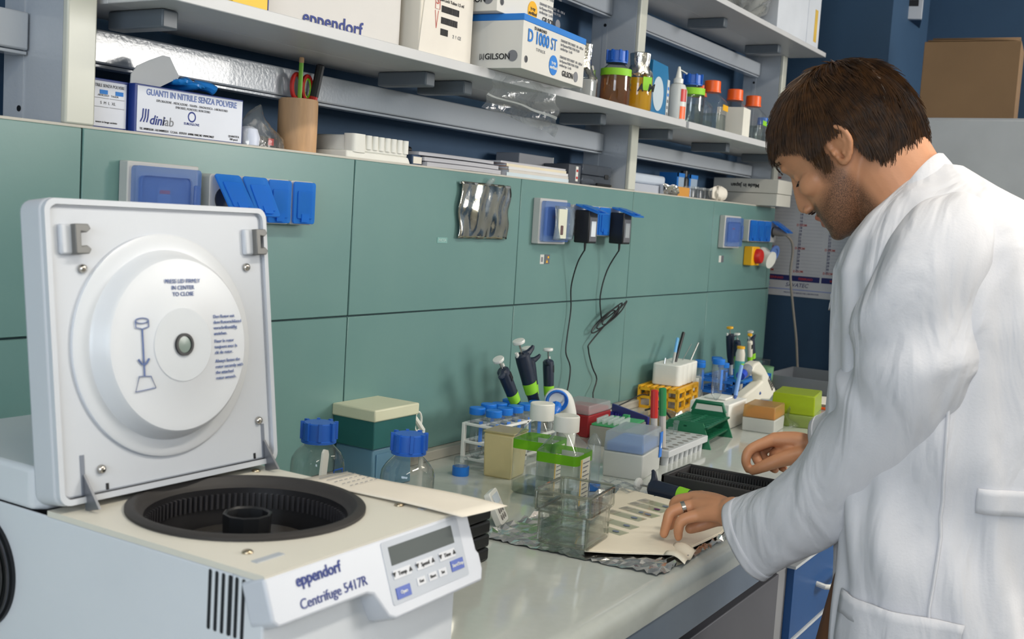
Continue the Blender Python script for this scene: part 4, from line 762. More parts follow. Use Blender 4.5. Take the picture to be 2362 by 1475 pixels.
# tube rack with blue-capped tubes
RW = mat('white rack wire', (226, 226, 222), .4)
rk = thing('tube_rack', 'white three-tier tube rack with blue-capped tubes', 'rack', (.903, -.158, 0), (0, 0, .0))
for z in (.012, .048, .086):
    m = MB(); vs, fs = ringprism(rrect(0, .26, 0, .086, .012), rrect(.006, .254, .006, .08, .008), z-.0028, z+.0028); m.add(vs, fs)
    for k in range(1, 6): m.box(.0435*k-.0025, .0435*k+.0025, .004, .082, z-.0025, z+.0025)
    m.box(.004, .256, .040, .046, z-.0025, z+.0025); m.build('tier', RW, rk, bevel=.001)
for x in (.004, .13, .256):
    for y in (.004, .082): MB().box(x-.004, x+.004, y-.004, y+.004, 0, .088).build('post', RW, rk, bevel=.001)
TUB = clear('tube plastic', haze=.16, body=(225, 232, 238), edge=.3); TCAP = mat('tube cap blue', (25, 115, 210), .4)
def tube50(label, loc, rot=(0, 0, 0), group='blue-capped conical tubes'):
    t = thing('conical_tube', label, 'tube', loc, rot, group); MB().lathe([(.001, 0), (.004, .001), (.0135, .016), (.0145, .1035)], 20).build('body', TUB, t)
    MB().lathe([(.0168, .0985), (.0172, .1), (.0172, .1115), (.016, .113), (.001, .113)], 24).build('cap', TCAP, t)
    MB().grid(lambda a, b: (.0148*math.cos(-2.2+.7*a), .0148*math.sin(-2.2+.7*a), .03+.055*b), 6, 2).build('printed_scale', mat('tube print', (60, 120, 205), .6), t); return t
T0 = tube50('blue-capped tube at the left front corner of the white rack', (.925, -.137, .008))
lbs = ['second', 'third', 'fourth', 'fifth']
for k in range(4): dup(T0, (.9685+.0435*k, -.137, .008), None, lbs[k]+' blue-capped tube of the front row in the white rack')
for k in range(4): dup(T0, (.925+.0435*k, -.095, .008+.003*(k % 2)), None, ['first', 'second', 'third', 'fourth'][k]+' blue-capped tube of the back row in the white rack')
t = thing('small_vial', 'short clear vial standing upside down on a blue cap before the rack', 'vial', (.815, -.135, 0)); MB().lathe([(.0168, .0), (.0172, .002), (.0172, .018), (.001, .0185)], 24).build('cap', TCAP, t); MB().lathe([(.0145, .0186), (.0143, .034), (.012, .037), (.001, .0375)], 20).build('vial', TUB, t)
# pipettes
NAVY = mat('navy pipette body', (30, 40, 58), .35); WB = mat('pipette white', (222, 222, 218), .35); GSH = mat('pipette grey shaft', (205, 206, 208), .4)
def pipette(label, top, bot, body=NAVY, button=WB, tape=GREENL, yaw=0, slim=False, shaft=GSH):
    p0 = Vector(bot); p1 = Vector(top); L = (p1-p0).length; s = L/.25; M = frame_z(p0, p1-p0) @ TR((0, 0, 0), yaw)
    t = thing('pipette', label, 'pipette', p0, M.to_euler(), 'pipettes'); w_ = .75 if slim else 1
    S = lambda pr: [(r*s*w_, z*s) for r, z in pr]
    MB().lathe(S([(.0022, 0), (.004, .03), (.0075, .05), (.008, .095), (.0095, .10)]), 16).build('shaft', shaft, t)
    MB().lathe(S([(.0105, .1), (.0125, .105), (.0125, .12), (.0145, .13), (.016, .16), (.017, .20), (.0165, .215), (.012, .219)]), 18, 0, None, 1, .85).build('body', body, t)
    if not slim: MB().tube([Vector(p)*s for p in ((0, 0, .212), (-.018, 0, .213), (-.03, 0, .218), (-.034, 0, .222))], [.011*s, .007*s, .005*s, .003*s], 8).build('finger_hook', body, t)
    MB().cyl((0, 0, .219*s), (0, 0, .243*s), .0022*s, n=8).build('plunger_rod', STEEL, t)
    MB().lathe(S([(.004, .24), (.0125, .2425), (.0135, .246), (.0125, .249), (.001, .25)]), 18).build('plunger_button', button, t)
    if not slim: MB().cyl((.012*s, 0, .215*s), (.013*s, 0, .226*s), .004*s, n=10).build('tip_ejector', WB, t)
    if tape: q = MB(); q.cap0 = q.cap1 = False; q.lathe(S([(.0149, .128), (.0163, .152)]), 18, 0, None, 1, .85).build('colour_tape', tape, t)
    MB().box(-.007*s, .007*s, -.0145*s*w_, -.012*s*w_, .187*s, .205*s).build('volume_window', BLACK, t)
    return t
pipette('leftmost navy pipette leaning left in the white rack', (.985, -.10, .222), (1.115, -.125, .02), yaw=.3)
pipette('tallest navy pipette with a green patch, second from the left', (1.065, -.10, .257), (1.165, -.13, .01), yaw=2.8)
pipette('navy pipette behind the tallest one, third from the left', (1.128, -.085, .235), (1.19, -.10, .01), yaw=2.6)
pipette('upright navy pipette with a silver side, right of the group of four', (1.20, -.10, .23), (1.212, -.115, .005), yaw=.4)
t = thing('bottle_dispenser', 'white curved dispenser with a blue scoop-shaped end beside the navy pipettes', 'dispenser', (1.16, -.165, 0))
m = MB(); pth = smooth([(.04, 0, 0), (.04, 0, .05), (.03, 0, .09), (.01, -.0, .122), (-.02, 0, .132)], 6)
m.tube(pth, [.017+.006*math.sin(PI*i/(len(pth)-1)) for i in range(len(pth))], 16); m.build('body', WHITE, t)
Mx = frame_z((-.028, -.006, .122), (-.75, -.55, -.1)); MB().lathe([(.024, -.012), (.026, 0), (.024, .004), (.02, -.002), (.012, -.012), (.001, -.014)], 24, 0, Mx).build('blue_cup', LBLUE, t); MB().lathe([(.027, -.014), (.0275, -.006), (.027, -.005)], 24, 0, Mx).build('collar', WHITE, t)
MB().tube(smooth([(-.04, -.012, .115), (-.06, -.02, .103), (-.07, -.024, .095)], 4), [.012]*4+[.008]*4+[.003], 10).build('blue_spout', LBLUE, t)
# cream box and the two square media bottles
YTR = clear('yellowed plastic', (240, 230, 190), (236, 224, 178), .85, .35)
t = thing('tip_box', 'yellowed cream plastic box before the tube rack', 'box', (.852, -.232, 0), (0, 0, .12)); MB().tbox(.0, .066, 0, .062, 0, .09, -.003).build('body', YTR, t, bevel=.004); MB().box(-.004, .07, -.004, .066, .0905, .095).build('lid', clear('yellowed lid', (235, 225, 185), (205, 198, 160), .7, .3), t, bevel=.002)
CAPW = mat('ivory cap', (226, 224, 214), .45)
def media(label, loc, rz, tape, H=.175):
    t = thing('media_bottle', label, 'bottle', loc, (0, 0, rz), 'square media bottles'); R = .041
    def ring(r, z, k): return [(x, y, z) for x, y in rrect(-r, r, -r, r, r*k, 5)]
    PET = clear('media bottle plastic', (250, 252, 250), haze=.03, edge=.2, refl=2.2, rough=.03)
    MB().loft([ring(R*.9, 0, .3), ring(R, .006, .22), ring(R, .105, .2), ring(R*.97, .109, .22), ring(.0195, .139, .98), ring(.0185, .143, .98), ring(.0185, .152, .98)]).build('body', PET, t)
    MB().lathe([(.0235, .1425), (.024, .144), (.0238, H-.002), (.022, H), (.001, H)], 28).build('cap', CAPW, t)
    MB().loft([ring(R*.94, .003, .25), ring(R*.95, .006, .22), ring(R*.95, .022, .22)]).build('liquid', WATER, t)
    if tape: MB().loft([ring(R*1.012, .088, .22), ring(R*1.012, .106, .22)], caps=False).build('green_tape', clear('green tape', (150, 215, 60), (120, 195, 30), .75, .3), t)
    for sx, lx in ((1, 0), (0, 1)):
        o = (R+.0006, 0, .055) if sx else (0, -R-.0006, .055); xd = (0, 1, 0) if sx else (1, 0, 0)
        l = patch('label', mat('label white', (222, 220, 208), .5), t, o, xd, ZU, .045, .085); off = Vector(o)+Vector((.0008, 0, 0) if sx else (0, -.0008, 0))
        patch('orange_edge', mat('amber edge', (225, 180, 60), .5), l, off-Vector(xd)*.0205, xd, ZU, .004, .085)
        ll = MB(); 
        for k in range(9): ll.box(-.012, -.012+random.choice((.018, .024, .03)), .034-.008*k, .0355-.008*k, 0, .0008, 0, frame(off, xd, ZU))
        ll.build('printed_lines', GREYTX, l)
    return t
media('rear square media bottle with green tape and ivory cap', (.812, -.318, 0), .12, True); media('front square media bottle with ivory cap behind the glass jar', (.748, -.408, 0), .12, True, .172)
# glass staining jar
JG = clear('thick jar glass', (253, 254, 253), (225, 232, 228), .015, .02, 2.4, .14); JE = clear('jar edge glint', (225, 228, 215), (215, 215, 200), .30, .03, 3.5, .5)  # JE: paler, hazier glass imitating the bright lines light makes at glass edges
t = thing('staining_jar', 'open rectangular glass staining jar with clear liquid', 'jar', (.547, -.543, .0098), (0, 0, .12))
def ringz(r, s, z, k=.18): return [(x, y, z) for x, y in rrect(-r, r, -s, s, r*k, 4)]
MB().loft([ringz(.050, .042, 0), ringz(.053, .045, .004), ringz(.053, .045, .05), ringz(.058, .050, .055), ringz(.058, .050, .086), ringz(.0545, .0465, .087), ringz(.054, .046, .058), ringz(.049, .041, .053), ringz(.049, .041, .009), ringz(.046, .038, .007)]).build('body', JG, t)
MB().tube([(x, y, .0865) for x, y in rrect(-.0565, .0565, -.0485, .0485, .009, 4)], .0022, 8, closed=True).build('rim', JE, t); MB().tube([(x, y, .053) for x, y in rrect(-.0535, .0535, -.0455, .0455, .009, 4)], .0016, 8, closed=True).build('step', JE, t); MB().tube([(x, y, .0025) for x, y in rrect(-.0505, .0505, -.0425, .0425, .009, 4)], .002, 8, closed=True).build('foot', JE, t)
for sx_, sy_ in ((-1, -1), (1, -1), (1, 1), (-1, 1)): MB().tube([(sx_*.0495, sy_*.0415, .006), (sx_*.0495, sy_*.0415, .052), (sx_*.0545, sy_*.0465, .056), (sx_*.0545, sy_*.0465, .085)], .0018, 8).build('corner', JE, t)  # tubes added so the corners read as lit glass edges
MB().loft([ringz(.0485, .0405, .0095), ringz(.0485, .0405, .034)]).build('liquid', WATER, t)
t = thing('kitchen_timer', 'small white digital timer on a stand by the black trays', 'timer', (.575, -.392, 0), (0, 0, .35)); Mt = frame((0, 0, .001), (1, 0, 0), (0, .45, .9))
MB().prism(rrect(-.027, .027, 0, .06, .006), -.008, .004, 0, Mt).build('case', WHITE, t, bevel=.0015); patch('screen', mat('timer screen', (205, 215, 225), .12), t, Mt @ Vector((0, .045, .0045)), (1, 0, 0), (0, .45, .9), .036, .017)
for i in range(3):
    for j in range(2): MB().ell((-.012+.012*i, .012+.012*j, .004), .004, .0055, .0018, 10, 6, 0, Mt).build('button', mat('grey button', (120, 116, 112), .5), t)
MB().box(-.016, .016, .03, .034, 0, .035, 0, TR((0, .0, 0), 0, -.4)).build('stand_leg', WHITE, t)
# foil, paper towels and slides
t = thing('foil_sheet', 'crinkled aluminium foil sheet spread at the bench edge', 'foil', (0, 0, .0006))
P00, P10, P11, P01 = [Vector(p) for p in ((.477, -.40), (.497, -.722), (.86, -.727), (.95, -.42))]
frn = random.Random(11); FN = 44; fh = [[frn.uniform(0, 1)**1.6 for _ in range(FN+1)] for _ in range(FN+1)]
def foilf(a, b):
    p = P00.lerp(P10, a).lerp(P01.lerp(P11, a), b); h = fh[int(round(a*FN))][int(round(b*FN))]; e = max(0, .1-min(a, 1-a, 1-b))*10
    return (p.x+.006*(h-.5)+.003*math.sin(31*b), p.y+.006*(fh[int(round(b*FN))][int(round(a*FN))]-.5), .0008+.0042*h+.006*e*h)
MB().grid(foilf, FN, FN).build('foil', mat('bench foil', (232, 232, 232), .2, 1, bump=.3, bs=60), t, flat=True)
pp = [(.935, -.436), (.603, -.538), (.51, -.585), (.536, -.628), (.568, -.668), (.60, -.71), (.657, -.708), (.772, -.714), (.85, -.70), (.912, -.603)]
t = thing('paper_towel', 'folded cream paper towel on the foil under the slides', 'paper towel', (0, 0, .0066)); MB().prism(pp, 0, .0016).build('lower_sheet', mat('towel paper', (236, 226, 206), .85, bump=.1, bs=90), t)
MB().prism([(x*.985+.011, y*.985-.0085) for x, y in pp], .0018, .003).build('upper_sheet', _mats['towel paper'], t)
MB().grid(lambda a, b: (.56+.075*a+.02*b, -.735+.045*b+.012*a, .001+.006*math.sin(PI*b)+.003*math.sin(9*a)), 8, 6).build('curled_corner', _mats['towel paper'], t, solid=.0008)
SG = clear('slide glass', (251, 252, 249), (170, 178, 165), .22, .03, .7, .05); STN = mat('stained tissue', (120, 130, 150), .6)
lbl = ['first slide, nearest the glass jar', 'second slide from the glass jar', 'third slide from the glass jar', 'fourth slide, two specimens, from the glass jar', 'fifth slide with a violet specimen', 'sixth slide, half under the fingers']
for i, (x, y, a) in enumerate(((.642, -.556, -100.8), (.688, -.554, -101.7), (.744, -.541, -99.7), (.784, -.55, -102.8), (.828, -.547, -101), (.86, -.55, -103))):
    t = thing('microscope_slide', lbl[i], 'slide', (x, y, .0099), (0, 0, math.radians(a)), 'microscope slides on the paper towel')
    MB().box(-.018, .038, -.013, .013, 0, .0012).build('glass', SG, t); MB().box(-.038, -.018, -.013, .013, 0, .0012).build('frosted_end', clear('frosted slide', (252, 252, 250), haze=.3, body=(222, 214, 198), edge=.05), t)
    MB().lathe([(.0055, 0), (.0055, .0004)], 14, 0, TR((.02, .0, .0012)) @ Matrix.Diagonal((1.2, .8, 1, 1))).build('specimen', mat('violet stain', (95, 30, 95), .5) if i == 4 else STN, t)
    if i == 3: MB().lathe([(.0045, 0), (.0045, .0004)], 14, 0, TR((.004, .0, .0012))).build('specimen', STN, t)
    sc = MB(); 
    for k in range(3): sc.tube([(-.036+.005*k, -.008+.002*j, .0014+.0002*(j % 2)) for j in range(8)], .0003, 4)
    sc.build('pencil_marks', GREYTX, t)
t = tube50('conical tube standing upside down on its blue cap behind the media bottle', (.905, -.388, .1135), (PI, 0, 0)); t['group'] = 'blue-capped conical tubes'
t = thing('plastic_wrap', 'crumpled clear wrap behind the paper towel', 'wrap', (.925, -.425, .003)); MB().grid(lambda a, b: (-.04+.09*a, -.05+.08*b, .004+.006*math.sin(13*a+4*b)*math.sin(11*b)+.005), 24, 20).build('film', clear('wrap film', haze=.12, rough=.06, refl=3, bump=1, bs=50), t)
# tip boxes in the middle of the bench
FRO = clear('frosted lid', (240, 244, 245), (212, 218, 220), .44, .3)
def tip_box(label, loc, rz, w_, d, h, base, insert, lidm, lh, sticker=None):
    t = thing('tip_box', label, 'box', loc, (0, 0, rz)); hb = h-lh; MB().tbox(0, w_, 0, d, 0, hb, -.001).build('base', base, t, bevel=.003)
    MB().box(.004, w_-.004, .004, d-.004, hb+.0005, hb+lh*.46).build('tip_insert', insert, t, bevel=.002)
    MB().tbox(-.001, w_+.001, -.001, d+.001, hb+.0005, h, .002).build('lid', lidm, t, bevel=.003)
    return t
CLB = clear('milky base', (240, 242, 240), (232, 233, 228), .88, .25)
t = tip_box('pipette tip box with blue insert and frosted lid', (1.045, -.43, 0), .15, .135, .085, .096, CLB, mat('blue insert', (70, 135, 215), .5), FRO, .042)
MB().box(.118, .1345, -.0035, -.0015, .03, .085).build('blue_label', mat('label blue', (40, 115, 205), .5), t); MB().prism([(.122, .05), (.131, .05), (.1265, .062)], .0036, .0042, 0, frame((0, 0, 0), XF, ZU)).build('white_mark', WHITE, t)
tip_box('red tip box with frosted lid by the back wall', (1.362, -.135, 0), .05, .13, .095, .079, clear('red base', (225, 90, 95), (190, 60, 65), .8, .3), mat('red insert', (185, 50, 55), .5), FRO, .024)
t = thing('tip_rack', 'clear ribbed rack box with green tray and tips', 'rack', (1.31, -.262, 0), (0, 0, .12)); MB().tbox(0, .145, 0, .09, 0, .046, -.001).build('base', clear('ribbed clear', (225, 228, 220), (205, 208, 196), .6, .25), t, bevel=.002)
rb = MB()
for k in range(22): rb.box(.004+.0063*k, .0065+.0063*k, -.0018, -.0008, .002, .042)
rb.build('ribs', mat('rib white', (196, 198, 186), .5), t); MB().box(.002, .143, .002, .088, .0465, .051).build('green_tray', mat('green tray', (60, 155, 95), .45), t, bevel=.001); MB().box(.1, .112, .03, .045, .0515, .064).build('green_tab', _mats['green tray'], t)
tp = MB()
for i in range(8):
    for j in range(5): tp.lathe([(.0028, 0), (.0034, .012)], 8, 0, TR((.012+.009*i, .02+.014*j, .0515)))
tp.build('tips', clear('tip plastic', haze=.5), t)['kind'] = 'stuff'
t = thing('gel_comb', 'dark blue toothed gel comb behind the green tip rack', 'comb', (1.505, -.232, .0), (0, 0, .96)); MB().box(0, .19, 0, .006, .03, .05).build('bar', mat('indigo plastic', (45, 45, 130), .4), t, bevel=.001)
for k in range(15): MB().box(.004+.0125*k, .011+.0125*k, 0, .006, .022, .0302).build('tooth', _mats['indigo plastic'], t)
for x in (.01, .175): MB().box(x, x+.01, -.001, .03, 0, .0302).build('foot', _mats['indigo plastic'], t)
# yellow rack with foam block on top
YR = mat('yellow rack plastic', (232, 172, 25), .45)
t = thing('tube_rack', 'yellow slatted tube rack carrying the foam block', 'rack', (1.905, -.135, 0), (0, 0, .12))
for k in range(7): MB().box(.0, .21, .0+.0185*k, .011+.0185*k, .058, .065).build('slat', YR, t, bevel=.001)
for z in (.0, .028, .052): m = MB(); vs, fs = ringprism(rrect(0, .21, 0, .122, .003), rrect(.006, .204, .006, .116, .002), z, z+.008); m.add(vs, fs).build('frame', YR, t)
for x in (.0, .065, .14, .198):
    for y in (0, .114): MB().box(x, x+.012, y, y+.008, 0, .06).build('post', YR, t)
for y in (.03, .075): MB().box(0, .008, y, y+.01, 0, .06).build('post', YR, t)
fb = thing('foam_block', 'white foam block full of pens on the yellow rack', 'foam block', (1.945, -.115, .0652), (0, 0, .1)); m = MB()
for k in range(4): m.rbox(.005+.044*k, .055+.044*k, 0, .085, 0, .062, .014)
m.build('block', FOAM, fb, bevel=.003)
stick('paint_brush', 'grey handled pen with light blue grip in the foam block', 'pen', (1.985, -.075, .115), (2.04, -.062, .198), .0042, mat('grey barrel pen', (178, 180, 178), .4), None, 0, mat('sky blue grip', (110, 175, 225), .4), .05)
stick('marker_pen', 'long black marker in the foam block', 'marker', (2.02, -.065, .112), (2.09, -.058, .211), .005, BLACK, None)
stick('tweezers', 'thin steel needle in the foam block', 'tweezers', (2.075, -.06, .112), (2.157, -.058, .172), .0012, STEEL, None); stick('tweezers', 'steel tweezers at the right of the foam block', 'tweezers', (2.105, -.075, .112), (2.17, -.075, .176), .0026, STEEL, None)
stick('tweezers', 'short steel stub at the left of the foam block', 'tweezers', (1.962, -.06, .115), (1.966, -.06, .143), .003, STEEL, None)
# markers, grey rack, green rack
t = thing('tube_rack', 'pale grey microtube rack behind the blue tip box', 'rack', (1.215, -.415, 0), (0, 0, .04)); GRK = mat('pale grey rack', (186, 188, 190), .4)
MB().box(0, .25, 0, .12, .02, .036).build('plate', GRK, t, bevel=.002)
for i in range(8):
    for j in range(4):
        if j in (0, 3) or i in (0, 7): MB().lathe([(.0085, 0), (.0095, .0205)], 12, 0, TR((.018+.0305*i, .016+.0295*j, 0))).build('well', GRK, t)
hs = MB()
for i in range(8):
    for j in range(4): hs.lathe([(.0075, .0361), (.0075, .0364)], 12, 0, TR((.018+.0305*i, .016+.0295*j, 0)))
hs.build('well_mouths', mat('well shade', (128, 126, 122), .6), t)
for k, (x, y, lb) in enumerate(((1.262, -.375, 'clear microtube with open cap at the left of the pale grey rack'), (1.30, -.372, 'clear microtube in the middle of the pale grey rack'), (1.405, -.345, 'clear microtube at the right of the pale grey rack'))):
    o = thing('microtube', lb, 'tube', (x, y, .0368)); MB().lathe([(.004, 0), (.0055, .004), (.0058, .024), (.0075, .025), (.0075, .027)], 14).build('body', TUB, o); MB().lathe([(.007, 0), (.007, .003)], 14, 0, TR((.004+.012*(k != 2), 0, .029), 0, 0, -.2)).build('cap', TUB, o)
for x, m_, lb in ((1.207, RED, 'red-capped grey marker standing by the pale grey rack'), (1.25, mat('green cap', (35, 130, 75), .4), 'green-capped grey marker standing in the pale grey rack')): stick('marker_pen', lb, 'marker', (x-.012, -.388, .0372 if x > 1.22 else .001), (x-.012, -.378, .17), .0075, mat('marker grey', (180, 176, 172), .45), None, 0, m_, .062)
GR = mat('dark green rack', (25, 105, 72), .35)
t = thing('tube_rack', 'dark green two-tier tube rack with carrying handle', 'rack', (1.47, -.40, 0), (0, 0, .1))
for z in (.018, .048):
    MB().box(0, .2, 0, .006, z, z+.004).build('tier_edge', GR, t)
    for k in range(9): MB().box(.002+.0225*k, .012+.0225*k, 0, .11, z, z+.004).build('slat', GR, t)
    for y in (.0, .052, .104): MB().box(0, .2, y, y+.008, z, z+.0045).build('cross_bar', GR, t)
for x in (.0, .194):
    MB().prism([(-.012, 0), (.122, 0), (.098, .062), (.012, .062)], x, x+.005, 0, frame((0, 0, 0), (0, 1, 0), (0, 0, 1))).build('end_plate', GR, t)
MB().tube([(.197, .012, .06), (.197, .02, .082), (.197, .09, .082), (.197, .098, .06)], .0055, 8).build('handle', GR, t)
# foil pack with cable, foam blocks, pipetting gun
t = thing('plastic_bag', 'clear bag with a bright foil strip behind the two markers', 'bag', (1.70, -.205, 0)); MB().grid(lambda a, b: (-.07+.17*a, -.03+.11*b, .004+.028*math.sin(PI*a)*math.sin(PI*b)*(1+.3*math.sin(13*a+9*b))), 24, 18).build('film', clear('brownish film', (225, 210, 185), (205, 185, 150), .3, .08, 2, bump=.8, bs=40), t)
MB().grid(lambda a, b: (-.06+.05*a, -.055+.03*b, .01+.03*a+.006*math.sin(9*b+7*a)), 8, 8).build('foil_strip', FOIL, t)
tag(MB().tube(smooth([(1.70, -.13, .03), (1.66, -.17, .045), (1.63, -.21, .05), (1.60, -.245, .04), (1.585, -.27, .015), (1.56, -.275, .004)]), .003, 6).build('black_lead', CAB), 'black lead looping over the bag behind the markers', 'cable')
t = thing('foam_box', 'large white foam box with a pen and tube stuck in', 'foam box', (1.755, -.345, 0), (0, 0, .05)); MB().box(0, .155, 0, .11, 0, .068).build('block', FOAM, t, bevel=.003); MB().box(.06, .14, .03, .09, .0682, .074).build('loose_chip', FOAM, t, bevel=.003)
tube50('short blue-capped tube of white powder standing on the foam box', (1.795, -.29, .069))
stick('ballpoint_pen', 'light blue pen stuck in the foam box', 'pen', (1.872, -.315, .064), (1.945, -.30, .152), .0055, mat('light blue pen', (120, 160, 220), .4), mat('blue tip', (60, 90, 160), .4), .014)
t = thing('foam_box', 'small white foam cube behind the yellow rack', 'foam box', (2.13, -.08, 0)); MB().box(0, .1, 0, .075, 0, .066).build('block', FOAM, t, bevel=.002); MB().box(.01, .09, .01, .065, .0662, .069).build('rim', FOAM, t, bevel=.001)
GUN = mat('gun ivory', (222, 218, 206), .4)
t = thing('pipette_gun', 'ivory pipetting gun lying against the blue rack', 'pipetting gun', (2.16, -.255, 0))
gp = [(-.16, .03), (-.1, .047), (-.02, .062), (.06, .078), (.05, .095), (.0, .106), (-.05, .118), (-.02, .138), (.02, .142), (.07, .118), (.14, .072), (.185, .042), (.18, .03), (.135, .012), (.06, .022), (-.04, .012), (-.15, .006)]
MB().prism(gp, -.018, .018, 0, frame((0, 0, 0), (1, 0, 0), (0, 0, 1))).build('body', GUN, t, bevel=.006, seg=3)
Mg = frame((.132, -.0186, .066), (.78, 0, -.62), (.62, 0, .78)); vs, fs = ringprism(rrect(-.03, .03, -.009, .009, .001), rrect(-.027, .027, -.006, .006, .001), 0, .0008); MB().add(vs, fs, 0, Mg).build('name_plate', INK, t); [MB().box(-.02+.011*k, -.013+.011*k, -.003, .003, 0, .0007, 0, Mg).build('plate_print', INK, t) for k in range(4)]
MB().lathe([(.016, 0), (.018, .03), (.014, .034)], 18, 0, frame_z((-.035, 0, .122), (-.9, 0, -.25))).build('nose_cone', clear('nose cone', (215, 220, 225), (190, 195, 205), .5, .1), t); MB().lathe([(.0125, .034), (.0135, .036), (.0135, .06), (.001, .061)], 18, 0, frame_z((-.035, 0, .122), (-.9, 0, -.25))).build('blue_nose', mat('blue nose', (30, 70, 190), .4), t)
MB().ell((.04, -.018, .044), .007, .003, .005).build('trigger', mat('dark blue trigger', (40, 70, 130), .4), t)
t = thing('tube_rack', 'bright blue tube rack holding the far pipettes', 'rack', (2.22, -.19, 0)); BRK = mat('blue rack plastic', (25, 110, 200), .4)
for z in (.02, .055): m = MB(); vs, fs = ringprism(rrect(0, .32, 0, .15, .006), rrect(.012, .308, .012, .138, .004), z, z+.008); m.add(vs, fs); [m.box(.04*k, .04*k+.01, .006, .144, z, z+.007) for k in range(1, 8)]; m.box(.006, .314, .07, .08, z, z+.007); m.build('tier', BRK, t)
for x in (0, .308):
    for y in (0, .138): MB().box(x, x+.012, y, y+.012, 0, .064).build('post', BRK, t)
for k, (x, y, z, lb) in enumerate(((2.20, -.075, 0, 'far blue-capped tube behind the foam cube'), (2.26, -.05, 0, 'far blue-capped tube nearest the green panel'), (2.23, -.14, .005, 'far blue-capped tube at the front of its group'), (2.30, -.09, .012, 'far blue-capped tube beside the teal pipette'))): dup(T0, (x, y, z), None, lb)
TEAL = mat('teal grip', (70, 160, 160), .4); IVO = mat('ivory pipette', (205, 200, 186), .4)
t = thing('pipette', 'fat ivory and teal pipette with yellow button in the blue rack', 'pipette', (2.315, -.16, .028), (0, 0, 0), 'pipettes'); MB().lathe([(.012, 0), (.015, .012), (.015, .115), (.011, .13)], 18).build('body', IVO, t); q = MB(); q.cap0 = q.cap1 = False; q.lathe([(.0156, .022), (.0156, .092)], 18).build('teal_grip', TEAL, t); MB().grid(lambda a, b: (.0162*math.cos(-2.5+1.3*a), .0162*math.sin(-2.5+1.3*a), .035+.05*b), 6, 4).build('green_tape', GREENL, t); MB().lathe([(.0125, .1305), (.0125, .138), (.001, .139)], 16).build('yellow_button', YELLOW, t)
pipette('far dark pipette with white button behind the ivory gun', (2.378, -.12, .2), (2.40, -.13, .01), yaw=.3)
pipette('far slim ivory pipette with yellow button and green tape', (2.40, -.155, .2), (2.46, -.15, .01), IVO, YELLOW, GREENL, 0, True, IVO)
pipette('far pipette with only its round yellow button showing', (2.39, -.09, .217), (2.42, -.10, .01), NAVY, YELLOW, None, 2.5)
pipette('farthest dark pipette with grey button and green tape', (2.50, -.12, .2), (2.56, -.13, .01), NAVY, mat('grey button white', (190, 194, 192), .4), GREENL, 2.9)
bk = lambda lb, x, y, m_, r=.026, h=.075: (lambda t: (MB().lathe([(r*.86, 0), (r*.9, .002), (r, h), (r*.96, h), (r*.86, .004), (.001, .003)], 24).build('wall', m_, t), MB().lathe([(r*1.0, h), (r*1.05, h+.0015), (r*.97, h+.003)], 24).build('rim', m_, t)))(thing('beaker', lb, 'beaker', (x, y, 0)))
bk('pale green translucent cup right of the far pipettes', 2.60, -.15, clear('pale green cup', (205, 235, 210), (170, 215, 175), .6, .2)); bk('small clear glass beaker by the blue wall', 2.72, -.09, GLASS, .032, .085)
# orange and lime tip boxes, wrap
t = tip_box('orange-tinted tip box in clear wrap', (1.80, -.455, 0), .1, .115, .085, .071, CLB, mat('orange insert', (225, 155, 45), .5), clear('orange lid', (240, 215, 170), (215, 180, 120), .55, .2), .034)
MB().grid(lambda a, b: (.105+.06*a, -.012-.006*math.sin(9*b)+.05*a*(b-.5), .004+.062*b*(1-.5*a)), 10, 10).build('wrap', clear('glossy wrap', haze=.1, refl=3, rough=.05, bump=1, bs=60), t)
tip_box('lime yellow tip box right of the orange one', (1.968, -.508, 0), .16, .15, .115, .09, clear('lime base', (225, 240, 170), (190, 210, 120), .7, .25), mat('lime insert', (200, 215, 20), .5), clear('lime lid', (225, 235, 120), (190, 210, 40), .8, .25), .055)
t = thing('storage_tray', 'grey plastic tray at the far end of the bench', 'tray', (2.62, -.40, 0), (0, 0, .0)); GT = mat('grey tray plastic', (110, 114, 120), .35)
for b in ((0, .3, 0, .006, 0, .05), (0, .3, .254, .26, 0, .05), (0, .006, 0, .26, 0, .05), (.294, .3, 0, .26, 0, .05), (0, .3, 0, .26, 0, .004)): MB().box(*b).build('side', GT, t, bevel=.001)
t = thing('paper_stack', 'loose white papers between the grey tray and the lime box', 'paper', (2.40, -.50, 0), (0, 0, .2))
for k in range(3): MB().grid(lambda a, b: (.2*a, .14*b, .002+.003*k+.012*math.sin(2.2*a+.4*k)*b*.6), 8, 6).build('sheet', PAPER, t, rot=(0, 0, .06*k), solid=.0006)
stick('pencil', 'orange pencil by the white sleeve at the far end of the bench', 'pencil', (2.335, -.37, .006), (2.32, -.455, .006), .0042, ORANGE, None)
# black slide box and the pipette lying before it
t = thing('slide_box', 'open black slide box with slotted rows by the right hand', 'slide box', (.985, -.705, 0), (0, 0, 0)); BK2 = mat('charcoal plastic', (52, 50, 50), .5)
for b in ((0, .14, 0, .008, .003, .038), (0, .14, .197, .205, .003, .038), (0, .008, 0, .205, .003, .038), (.132, .14, 0, .205, .003, .038), (.062, .072, 0, .205, .003, .034)): MB().box(*b).build('wall', BK2, t, bevel=.002)
MB().box(0, .14, 0, .205, 0, .004).build('floor', BK2, t)
rr = MB()
for x in (.0085, .056, .0725, .1265):
    for k in range(32): rr.box(x, x+.005, .012+.0058*k, .0145+.0058*k, .004, .032)
rr.build('slot_ribs', mat('charcoal ribs', (70, 68, 66), .5), t)['kind'] = 'stuff'
pipette('pipette lying on the bench beside the black slide box', (.955, -.462, .017), (.925, -.705, .013), yaw=1.9)
